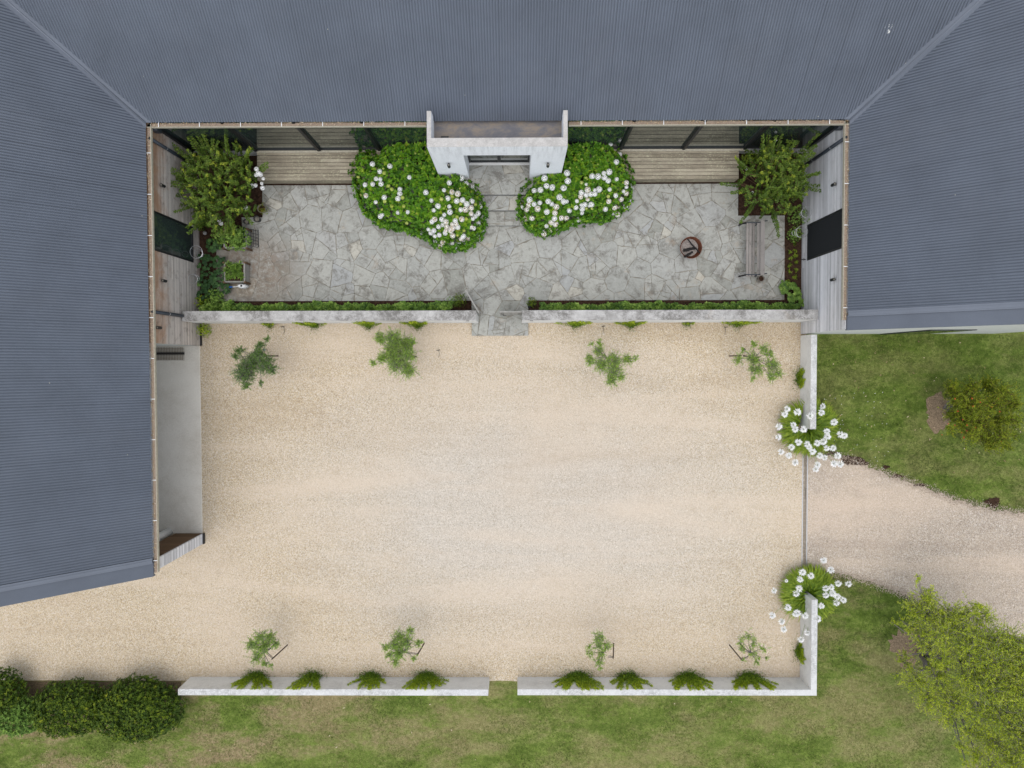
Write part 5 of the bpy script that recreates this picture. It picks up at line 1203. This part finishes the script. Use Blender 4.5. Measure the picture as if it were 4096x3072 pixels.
D = [(698, 215), (766, 307), (498, 330), (575, 361), (475, 397), (344, 411, .6), (836, 437), (931, 438), (466, 484), (225, 500), (718, 484), (770, 472), (437, 533), (720, 547), (785, 528), (825, 560), (884, 590), (818, 620), (360, 664), (675, 648), (210, 738), (430, 725), (450, 716), (520, 740), (643, 770), (300, 798), (320, 869), (543, 901), (483, 967)]
agapanthus('upper clump of strap leaves and many white flower heads, above the drive entrance', None, (3222, 1705), .96, 2100, U, (3000, 1300), 2.37)
agapanthus('lower clump of strap leaves and white flower heads, below the drive entrance', None, (3222, 2365), .95, 2100, D, (3000, 2150), 2.37)

# ------------------------------------------------------------ bushes, lawn shrub and big tree
def dome(label, cx, cy, rx, ry, h, n, mat='l_dark', lobes=6, ln=.085, wd=.026, group=None, base=.3):
    c = P(cx, cy, h * .45); RX, RY = rx * (H - h * .45) / F, ry * (H - h * .45) / F
    e = thing('evergreen_bush', label, 'bush', (c.x, c.y, 0), group); L = Leaves()
    lob = [(0, 0, 1)] + [(math.cos(a) * .45, math.sin(a) * .45, random.uniform(.5, .65)) for a in np.linspace(0, 6.28, lobes, endpoint=False) + random.random()]
    for lx, ly, lr in lob:
        k = int(1.9 * n * lr ** 2 / sum(q[2] ** 2 for q in lob)); d = rdir(k); d[:, 2] = np.abs(d[:, 2]) * 1.0 - .12; d = unit(d)
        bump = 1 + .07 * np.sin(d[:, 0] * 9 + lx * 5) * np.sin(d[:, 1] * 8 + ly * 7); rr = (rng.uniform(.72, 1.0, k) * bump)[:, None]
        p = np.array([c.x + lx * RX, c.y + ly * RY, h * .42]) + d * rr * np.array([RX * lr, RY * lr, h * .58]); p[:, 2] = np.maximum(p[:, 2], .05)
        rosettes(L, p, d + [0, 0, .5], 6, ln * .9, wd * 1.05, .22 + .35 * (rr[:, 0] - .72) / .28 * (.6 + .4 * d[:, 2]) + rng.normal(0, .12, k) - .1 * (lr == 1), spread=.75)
    L.build('foliage', MAT[mat], e)
    m = MB()
    for k in range(7):
        a = k * .9; m.tube([(c.x + math.cos(a) * .06, c.y + math.sin(a) * .06, -.03), (c.x + math.cos(a) * RX * .3, c.y + math.sin(a) * RY * .3, h * .4), (c.x + math.cos(a) * RX * .6, c.y + math.sin(a) * RY * .6, h * .7)], [.03, .022, .01], 5)
    m.build('branches', MAT['bark_brown'], e); return e
G = 'evergreen bushes along the gravel edge'
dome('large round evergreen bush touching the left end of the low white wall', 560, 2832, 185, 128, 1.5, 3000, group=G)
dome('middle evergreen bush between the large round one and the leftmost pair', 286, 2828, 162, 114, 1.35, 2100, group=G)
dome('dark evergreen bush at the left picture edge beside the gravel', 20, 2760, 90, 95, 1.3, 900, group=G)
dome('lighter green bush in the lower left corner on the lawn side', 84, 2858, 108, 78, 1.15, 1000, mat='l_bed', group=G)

def big_shrub():
    b = P(3775, 1632, 0); e = thing('orange_flowered_shrub', 'round olive-green shrub with orange-red blossoms on the upper lawn', 'shrub', (b.x, b.y, 0))
    bl = [(3812, 1560, 34), (3880, 1560, 36), (3950, 1545, 34), (3965, 1530, 24), (4010, 1570, 36), (3840, 1610, 40), (3905, 1620, 44), (3970, 1620, 46), (4040, 1620, 38), (3810, 1665, 30), (3860, 1690, 40), (3925, 1690, 46), (3990, 1690, 46), (4050, 1680, 32), (3880, 1735, 34), (3940, 1750, 40), (4000, 1745, 40), (3960, 1785, 26), (4020, 1780, 24), (3800, 1720, 18), (3870, 1650, 40), (4060, 1740, 16), (3815, 1540, 16)]
    cs, tw = crown_from_blobs('crown', bl, 1.55, .45, 90, .045, .02, MAT['l_pom'], e, b, None, 1.15)
    m = MB()
    for c, r in cs[::2]: m.tube([b, b.lerp(c, .5) + Vector((0, 0, .15)), c], [.03, .018, .006], 5)
    m.build('trunk', MAT['bark'], e); tw.build('twigs', MAT['bark_brown'], e)
    for x, y in ((870, 610), (1010, 608), (1080, 640), (1175, 680), (1230, 610), (1240, 718), (895, 715), (1022, 672), (868, 830), (815, 820), (935, 785), (970, 830), (1040, 850), (925, 892), (945, 932), (762, 912), (968, 878), (1250, 965)):
        c = P(3400 + x / 2.073, 1300 + y / 2.073, 2.1); L = Leaves(); k = 9; L.add(np.repeat([[c.x, c.y, c.z]], k, 0) , rdir(k, .4), rdir(k, .5), .032 * random.uniform(.7, 1.2), .02, rng.uniform(0, 1, k)); L.build('blossom', MAT['red'], e)
big_shrub()
def big_tree():
    b = P(3684, 2615, 0); e = thing('large_tree', 'large loose yellow-green tree with grey limbs at the lower right corner', 'tree', (b.x, b.y, 0))
    bl = [(520, 230, 14, 2.4), (515, 200, 8, 2.4), (580, 360, 34, 2.3), (610, 310, 18, 2.4), (500, 440, 40, 2.0), (600, 500, 60, 2.4), (750, 480, 50, 2.8), (900, 490, 44, 3.0), (1020, 500, 40, 3.2), (970, 420, 16, 3.2), (330, 560, 14, 1.4), (390, 530, 12, 1.5), (460, 590, 28, 1.8), (560, 690, 46, 2.4), (700, 630, 60, 3.0), (860, 620, 64, 3.2), (1080, 680, 58, 3.5), (1240, 700, 58, 3.6), (420, 850, 26, 1.3), (400, 800, 16, 1.2), (340, 945, 10, 1.0), (700, 820, 40, 2.9), (900, 770, 56, 3.4), (1120, 850, 66, 3.8), (1290, 900, 60, 4.0), (490, 980, 42, 1.9), (680, 980, 56, 2.8), (900, 980, 56, 3.4), (1080, 1030, 66, 3.8), (1280, 1060, 60, 4.1), (600, 1130, 46, 2.4), (770, 1160, 54, 3.0), (980, 1220, 64, 3.7), (1180, 1260, 64, 4.1), (740, 1270, 34, 2.8), (920, 1370, 44, 3.4), (1100, 1450, 56, 3.9), (1290, 1420, 56, 4.3), (840, 1500, 20, 3.2), (960, 1560, 34, 3.6), (1220, 1600, 50, 4.2), (880, 1620, 14, 3.4), (1400, 800, 70, 4.2), (1420, 1100, 80, 4.5), (1400, 1400, 80, 4.6), (1380, 1650, 80, 4.6), (1080, 1680, 60, 4.2), (1600, 1200, 110, 4.8), (1550, 1550, 110, 4.8), (620, 880, 24, 2.4), (1000, 880, 40, 3.4)]
    B = [(3400 + x / 1.9, 2200 + y / 1.9, r, z) for x, y, r, z in bl]
    cs, tw = crown_from_blobs('crown', B, 3, .3, 62, .05, .018, MAT['l_tree'], e, b, None, 1.35)
    m = MB(); forks = []
    for k, (x, y, z) in enumerate([(3790, 2680, 1.6), (3740, 2720, 1.5), (3720, 2600, 1.3), (3840, 2640, 1.8), (3700, 2680, 1.2)]):
        f = P(x, y, z); forks.append(f); m.tube([b + Vector((random.uniform(-.08, .08), random.uniform(-.08, .08), -.05)), b.lerp(f, .5) + Vector((random.uniform(-.08, .08), random.uniform(-.08, .08), .1)), f], [.085, .07, .055], 8)
    for c, r in cs:
        f = min(forks, key=lambda q: (q - c).length); md = f.lerp(c, .5) + Vector((random.uniform(-.1, .1), random.uniform(-.1, .1), random.uniform(0, .2)))
        m.tube([f, md, c, c + (c - md).normalized() * r], [.036, .024, .012, .004], 5, cap=False)
    m.build('trunk', MAT['bark'], e, smooth=True); tw.build('twigs', MAT['bark'], e)
big_tree()

# ------------------------------------------------------------ courtyard objects
# fire bowl with charred logs
c = P(2763.5, 991, .38); R0 = 43.5 * (H - .38) / F
e = thing('fire_bowl', 'round rusty steel fire bowl with grey ash on the paving', 'fire pit', (c.x, c.y, ZP))
prof = [(.10, 0), (R0 * .55, .06), (R0 * .86, .18), (R0, .33), (R0, .345), (R0 - .012, .345), (R0 - .02, .32), (R0 * .84, .19), (R0 * .55, .1), (.001, .075)]
m = MB(); m.lathe((c.x, c.y, ZP + .03), prof, 40); m.build('bowl', MAT['rust'], e, smooth=True)
m = MB(); m.lathe((c.x - .03, c.y + .02, ZP + .03), [(R0 * .8, .215), (R0 * .6, .232), (.12, .25), (.001, .255)], 30); m.build('ash_bed', MAT['ash'], e, smooth=True)
m = MB(); m.lathe((c.x, c.y, ZP), [(.14, 0), (.14, .02), (.1, .04), (.1, .05)], 20); m.build('foot_ring', MAT['rust'], e)
def crop6(x, y, z): return P(2640 + x / 2.765, 860 + y / 2.765, z)
for k, (a_, b_, r_, lb) in enumerate((((305, 265, .42), (440, 420, .40), .024, 'long thin charred stick lying across the rusty fire bowl'), ((360, 410, .36), (268, 465, .43), .042, 'thick black charred log at the lower rim of the fire bowl'), ((262, 392, .36), (388, 365, .30), .055, 'crumbling grey charred log in the middle of the fire bowl'))):
    p0, p1 = crop6(*a_), crop6(*b_); m = MB(); n = 6; pts = [p0.lerp(p1, i / n) + Vector((random.gauss(0, .006), random.gauss(0, .006), 0)) for i in range(n + 1)]
    m.tube(pts, [r_ * random.uniform(.75, 1.15) for _ in pts], 8); tag(m.build('charred_log', MAT['char' if k != 2 else 'char']), lb, 'log', 'burnt logs in the fire bowl')

# bench
e0 = crop6(1010, 385, .42); e = thing('garden_bench', 'long weathered grey slatted bench with metal arms on the right of the paving', 'bench', (e0.x, e0.y, ZP))
yt, yb_ = crop6(1000, 88, .44).y, crop6(1000, 682, .44).y
for k, (xa, xb) in enumerate(((957, 982), (987, 1016), (1024, 1050))):
    a_ = crop6(xa, 90, .45).x; b_ = crop6(xb, 90, .45).x; m = MB(); m.box(a_, b_ , yb_, yt, .42, .45, random.random(), bev=.004); m.build('seat_slat', MAT['bench'], e)
for k, (xa, xb, z) in enumerate(((1076, 1112, .62), (1116, 1158, .82))):
    a_ = crop6(xa, 90, z).x; b_ = crop6(xb, 90, z).x; w_ = b_ - a_
    m = MB(); vs = [(a_, yb_, z), (a_ + w_ * .9, yb_, z + .05), (a_ + w_, yb_, z + .02), (a_ + .02, yb_, z - .03)]; vs += [(p[0], yt, p[2]) for p in vs]
    m.add(vs, [(3, 2, 1, 0), (4, 5, 6, 7), (0, 1, 5, 4), (1, 2, 6, 5), (2, 3, 7, 6), (3, 0, 4, 7)], random.random()); m.build('back_slat', MAT['bench'], e)
for yy, nm in ((crop6(0, 98, .5).y + .01, 1), (crop6(0, 668, .5).y, 0)):
    xf = crop6(905, 90, .55).x; xb2 = crop6(1105, 90, .6).x; m = MB()
    m.tube([(xf, yy - .03, .6), (xf + .1, yy, .64), (xb2 - .05, yy, .64), (xb2 + .1, yy, .9)], .017, 6); m.tube([(xf + .05, yy, ZP), (xf + .08, yy, .62)], .016, 6); m.tube([(xb2 + .02, yy, ZP), (xb2, yy, .66), (xb2 + .13, yy, .92)], .016, 6); m.tube([(xf + .07, yy, .405), (xb2 + .02, yy, .405)], .015, 6); m.build('metal_frame', MAT['darkpipe'], e)
    m = MB(); m.tube([(xf - .1, yy - .05, .57), (xf + .01, yy - .03, .61), (xf + .12, yy - .01, .65)], [.03, .026, .022], 8); m.build('arm_grip', MAT['char'], e)

def pot(name, label, px, py, z, r, h, mt, filled=True, grp=None):
    c = P(px, py, z); e = thing(name, label, 'pot', (c.x, c.y, ZP), grp); m = MB()
    m.lathe((c.x, c.y, ZP), [(r * .72, 0), (r, h), (r * 1.05, h), (r * 1.05, h - .02 * 0), (r * .9, h), (r * .86, h - .04), (r * .7, .05), (.001, .04)], 22); m.build('pot_wall', MAT[mt], e, smooth=False)
    m = MB(); m.lathe((c.x, c.y, ZP), [(r * .86, h - .06), (r * .5, h - .045), (.001, h - .04)], 18); m.build('potting_soil', MAT['soil'] if filled else MAT['mortar'], e); return e
pot('flower_pot', 'round clay pot of soil beside the lower end of the bench', 3045.5, 1114, .28, .1, .24, 'terracotta', grp='round pots on the paving')
pot('flower_pot', 'empty black nursery pot on the paving right of the left crape myrtle', 1027, 875, .26, .105, .22, 'blackpot', False, 'round pots on the paving')
pot('flower_pot', 'black pot half hidden under the left crape myrtle', 985, 886, .26, .09, .22, 'blackpot', False, 'round pots on the paving')
pe = pot('flower_pot', 'pot with trailing dry grassy plant right of the left crape myrtle', 1046, 834, .28, .14, .24, 'terracotta', grp='round pots on the paving')
plantlet('dry_potted_plant', 'dry yellowish plant in the pot right of the left crape myrtle', 'plant', 1046, 832, 24, .35, 'bushy', 'l_pom', 60, h=.4, ln=.05, wd=.012)

# square wooden planters
def planter(label, x0, x1, y0, y1, h, plant_lb, n, kind='spiky'):
    zt = ZP + h; a = P(x0, y1, zt); b = P(x1, y0, zt); e = thing('square_planter', label, 'planter', ((a.x + b.x) / 2, (a.y + b.y) / 2, ZP), 'square wooden planters on the left')
    t = .045
    for nm, (p, q, r_, s_) in (('panel', (a.x, a.x + t, a.y, b.y)), ('panel', (b.x - t, b.x, a.y, b.y)), ('panel', (a.x + t, b.x - t, a.y, a.y + t)), ('panel', (a.x + t, b.x - t, b.y - t, b.y))):
        m = MB(); k = 4
        for i in range(k): m.box(p, q, r_, s_, ZP + .03 + (h - .05) * i / k, ZP + .03 + (h - .05) * (i + 1) / k - .005, random.random())
        m.build(nm, MAT['planter'], e)
    for cx_, cy_ in ((a.x, a.y), (b.x, a.y), (a.x, b.y), (b.x, b.y)):
        m = MB(); m.box(cx_ - .03, cx_ + .03, cy_ - .03, cy_ + .03, ZP, zt + .012, .1, bev=.005); m.build('corner_post', MAT['timber_in'], e)
    m = MB(); m.box(a.x + t, b.x - t, a.y + t, b.y - t, ZP, zt - .05); m.build('potting_soil', MAT['soil'], e)
    L = Leaves(); k = 22; cx0, cy0 = (a.x + b.x) / 2, (a.y + b.y) / 2 + .03
    for i in range(k):
        q = np.array([cx0 + rng.uniform(-.25, .25), cy0 + rng.uniform(-.2, .25), zt - .03]); j = 26; d = rdir(j, .35)
        L.add(q + np.abs(d) * [0, 0, 1] * rng.uniform(0, .12, (j, 1)), d, np.tile([0, 0, 1.], (j, 1)), .17 * rng.uniform(.6, 1.1, j), .034, rng.normal(.45, .16, j))
    pe = thing('potted_plant', plant_lb, 'plant', (cx0, cy0, zt - .05)); L.build('foliage', MAT['l_bed'], pe)
    m = MB(); m.tube([(cx0, cy0, zt - .06), (cx0, cy0, zt + .05)], .01, 5); m.build('stem', MAT['stalk'], pe)
planter('square wooden planter with spiky green plant beside the watering can', 895, 978, 1050, 1129, .46, 'spiky bright green plant filling the square planter by the watering can', 12)
planter('square planter mostly hidden by leaves and the black wire rack', 893, 985, 915, 993, .46, 'leafy plant spilling over the planter next to the wire rack', 12)
# black wire rack leaning on the planter
a_ = P(975, 925, .5); b_ = P(1025, 985, .06); e = thing('wire_rack', 'black metal wire rack leaning beside the upper planter', 'rack', (b_.x, b_.y, ZP))
m = MB(); x0, x1, y0, y1 = a_.x + .0, P(1033, 930, .06).x, P(0, 988, .1).y, P(0, 922, .1).y
def zx(x): return .52 - (.46) * (x - x0) / (x1 - x0)
for i in range(6): yy = y0 + (y1 - y0) * i / 5; m.tube([(x0, yy, zx(x0)), (x1, yy - .05, zx(x1))], .007, 5)
m.build('cross_wires', MAT['black'], e)
m = MB()
for i in range(7): xx = x0 + (x1 - x0) * i / 6; m.tube([(xx, y0 - .02, zx(xx) + .008), (xx, y1, zx(xx) + .008)], .008 if i not in (0, 6) else .014, 5)
m.build('long_wires', MAT['black'], e)

# watering can
def wc(x, y, z): return P(560 + x / 3.017, 860 + y / 3.017, z)
c = wc(1240, 860, .2); e = thing('watering_can', 'white plastic watering can with a blue spout end below the square planter', 'watering can', (c.x, c.y, ZP))
rx_, ry_ = 62 / 3.017 * (H - .2) / F, 29 / 3.017 * (H - .2) / F
m = MB(); n = 22; prof = [(.8, 0), (.96, .03), (1, .12), (.96, .2), (.8, .25), (.5, .275), (.2, .28), (.17, .27)]; vs = []; 
for r_, z in prof:
    for k in range(n): a = 6.2832 * k / n; vs.append((c.x + rx_ * r_ * math.cos(a), c.y + ry_ * r_ * math.sin(a), ZP + z))
fs = [(i * n + k, i * n + (k + 1) % n, (i + 1) * n + (k + 1) % n, (i + 1) * n + k) for i in range(len(prof) - 1) for k in range(n)]
m.add(vs, fs); m.build('can_body', MAT['white'], e, smooth=True)
m = MB(); m.lathe((c.x, c.y, ZP), [(.034, .25), (.036, .285), (.02, .286), (.018, .272), (.001, .271)], 14); m.build('filler_hole', MAT['char'], e)
s0, s1 = wc(1190, 864, .12), wc(1118, 868, .3); m = MB(); m.tube([(s0.x + .04, s0.y, .1), (s0.x - .02, s0.y, .16), s1], [.03, .02, .013], 10); m.build('spout', MAT['white'], e, smooth=True)
s2 = wc(1078, 870, .33); m = MB(); m.tube([s1, s1.lerp(s2, .4), s2], [.016, .022, .027], 10); m.build('rose', MAT['blue'], e, smooth=True)
m = MB(); hx = c.x + rx_ * .75; m.tube([(c.x + .04, c.y, .31), (c.x + .1, c.y, .36), (hx, c.y, .34), (hx + .03, c.y, .2)], .012, 8); m.build('handle', MAT['white'], e, smooth=True)

# wire hoops (plant supports)
def hoops(label, lst):
    c = P(*lst[0][:3]); e = thing('wire_hoop_support', label, 'plant support', (c.x, c.y, ZP), 'spiral wire plant supports')
    for px, py, z, rp in lst:
        q = P(px, py, z); r = rp * (H - z) / F; m = MB(); pts = [(q.x + r * math.cos(a), q.y + r * math.sin(a), z + .02 * math.sin(a)) for a in np.linspace(0, 6.28, 28)]; m.tube(pts, .006, 5, cap=False); m.build('hoop', MAT['steel'], e)
    for k in range(3):
        px, py, z, rp = lst[0]; q = P(px, py, z); r = rp * (H - z) / F; q2 = P(*lst[-1][:3]); r2 = lst[-1][3] * (H - lst[-1][2]) / F; a = k * 2.1 + .4
        m = MB(); m.tube([(q.x + r * math.cos(a), q.y + r * math.sin(a), z), (q2.x + r2 * math.cos(a), q2.y + r2 * math.sin(a), lst[-1][2]), (q2.x, q2.y, ZP)], .0045, 4, cap=False); m.build('leg', MAT['steel'], e)
hoops('galvanised wire hoops in front of the left window corner', [(785, 1008, 1.3, 25), (793, 1013, .9, 17), (800, 1016, .5, 12)])
hoops('galvanised wire hoops beside the black screen in the right wing', [(3208, 927, 1.3, 23), (3196, 930, .9, 17), (3180, 931, .5, 12)])
hoops('faint wire hoop among feathery leaves above the other right-hand hoops', [(3226, 850, 1.3, 20), (3214, 856, .7, 14)])
hoops('thin dark wire hoop low against the left timber wall', [(772, 1115, 1.0, 18), (785, 1113, .5, 12)])
c = P(810, 928, .35); m = MB(); m.lathe((c.x, c.y, .1), [(.001, 0), (.05, .02), (.068, .07), (.05, .12), (.001, .138)], 16); tag(m.build('stone_ball', MAT['stone'], smooth=True), 'grey stone ball in the bed under the left window', 'garden ornament')

# rubber doormat on the garage floor
a_, b_ = P(637, 1441, .04), P(737, 1389, .04); e = thing('door_mat', 'black rubber mat at the inner end of the garage floor', 'mat', ((a_.x + b_.x) / 2, (a_.y + b_.y) / 2, .03))
m = MB(); nx, ny = 16, 9; W_ = b_.x - a_.x; Hh = b_.y - a_.y; x0m = a_.x - .35
for i in range(nx + 6): xx = x0m + i * W_ / nx; m.box(xx, xx + .014, a_.y, b_.y, .031, .043)
for j in range(ny): yy = a_.y + j * Hh / ny; m.box(x0m, b_.x, yy, yy + .014, .031, .0445)
m.build('lattice', MAT['rubberlight'], e)
m = MB(); m.box(x0m, b_.x, a_.y + Hh * .42, a_.y + Hh * .62, .031, .046); m.build('plain_strip', MAT['rubber'], e)

# ------------------------------------------------------------ grass blades and litter on the lawn
def lawn_zone(x, y):
    gy = P(2048, 2786, 0).y; ok = (y < gy - .05)
    right = (x > xu1 + .04) & (y < YGR - .02)
    return ok | right
poly_drive = [tuple(P(a, b)[:2]) for a, b in [(3216, 1798), (3400, 1838), (3560, 1903), (3700, 1952), (3820, 2000), (3950, 2035), (4096, 2055), (4700, 2160), (4700, 2750), (4096, 2575), (3950, 2520), (3800, 2462), (3680, 2400), (3600, 2370), (3500, 2330), (3370, 2298), (3216, 2270)]]
n = 520000; x = rng.uniform(-18.5, 19.5, n); y = rng.uniform(-14.5, 1.2, n)
k = lawn_zone(x, y) & ~in_poly(x + rng.normal(0, .07, n), y + rng.normal(0, .09, n), poly_drive)
gap = (x > P(1956, 2730, 0).x) & (x < P(2068, 2730, 0).x) & (y < P(0, 2730).y) & (y > P(0, 2800).y); k |= gap
for cx_, cy_, rr in ((3745, 1650, .6), (3625, 2590, .68)): q = P(cx_, cy_); k &= ((x - q.x) ** 2 + (y - q.y) ** 2) > rr ** 2
k &= ~((y > P(0, 2726).y - 1.5) & (x < P(712, 2775).x))
x, y = x[k], y[k]; n = len(x); print('blades', n)
L = Leaves(); a = rng.uniform(0, 6.28, n); cl = np.sin(x * 2.1 + np.sin(y * 1.7)) * np.sin(y * 2.6 + x) ; hg = .045 * (1 + .45 * cl) * rng.uniform(.5, 1.4, n)
dry = np.clip(.3 + .22 * np.sin(x * .9 + 1.3 * np.sin(y * .8)) * np.sin(y * 1.1 + x * .4) + np.where(y < -10.5, .16, -.06), 0, 1)
L.add(np.stack([x, y, np.full(n, -.03)], 1), np.stack([np.cos(a) * .8, np.sin(a) * .8, np.full(n, .8)], 1), np.stack([-np.sin(a) * .2, np.cos(a) * .2, np.ones(n)], 1), hg, .011, dry + rng.normal(0, .24, n), fold=0)
tag(L.build('grass', MAT['grass']), 'short patchy lawn grass', 'grass', None, 'stuff')
# fallen petals and dry leaves
def litter(name, n, xr, yr_, z, mat, ln, lb):
    c0, c1 = P(xr[0], yr_[1]), P(xr[1], yr_[0]); x = rng.uniform(c0.x, c1.x, n); y = rng.uniform(c0.y, c1.y, n); L = Leaves()
    L.add(np.stack([x, y, np.full(n, z)], 1), rdir(n) * [1, 1, .15], np.tile([0, 0, 1.], (n, 1)), ln * rng.uniform(.6, 1.3, n), ln * .45, rng.uniform(0, 1, n)); tag(L.build(name, MAT[mat]), lb, 'litter', None, 'stuff')
litter('fallen_petals', 60, (3290, 3560), (1560, 1900), .02, 'p_white', .035, 'small white petals fallen on the lawn by the upper lilies')
litter('fallen_leaves', 60, (3300, 4096), (1345, 1900), .02, 'tanleaf', .07, 'dry leaves scattered on the upper lawn')
litter('fallen_leaves', 45, (0, 3500), (2800, 3060), .02, 'tanleaf', .07, 'dry leaves scattered on the lower lawn')
litter('gravel_litter', 260, (840, 3190), (1297, 1345), .012, 'tanleaf', .035, 'dry leaf litter at the foot of the courtyard walls')
litter('gravel_litter', 240, (800, 3190), (2660, 2706), .012, 'tanleaf', .035, 'dry leaf litter at the foot of the lower walls')
litter('gravel_litter', 90, (900, 3180), (1310, 2700), .012, 'tanleaf', .05, 'dry leaves and twigs scattered on the gravel')

# loose stones and grass scatter across the drive edges
L = Leaves(); n = 9000; pd = poly_drive; segs = [(pd[i], pd[i + 1]) for i in list(range(0, 7)) + list(range(9, 16))]
ss = rng.integers(0, len(segs), n); t = rng.uniform(0, 1, n)[:, None]; A0 = np.array([segs[i][0] for i in ss]); B0 = np.array([segs[i][1] for i in ss]); q = A0 + (B0 - A0) * t + rng.normal(0, .09, (n, 2))
ok = q[:, 0] > xu1 + .02; q = q[ok]; n = len(q)
L.add(np.concatenate([q, rng.uniform(.002, .012, (n, 1))], 1), rdir(n) * [1, 1, .1], np.tile([0, 0, 1.], (n, 1)), .024 * rng.uniform(.6, 1.5, n), .02, rng.uniform(0, 1, n), fold=.2)
tag(L.build('loose_stones', MAT['pebble']), 'loose drive stones spilling over the lawn edge', 'stones', None, 'stuff')
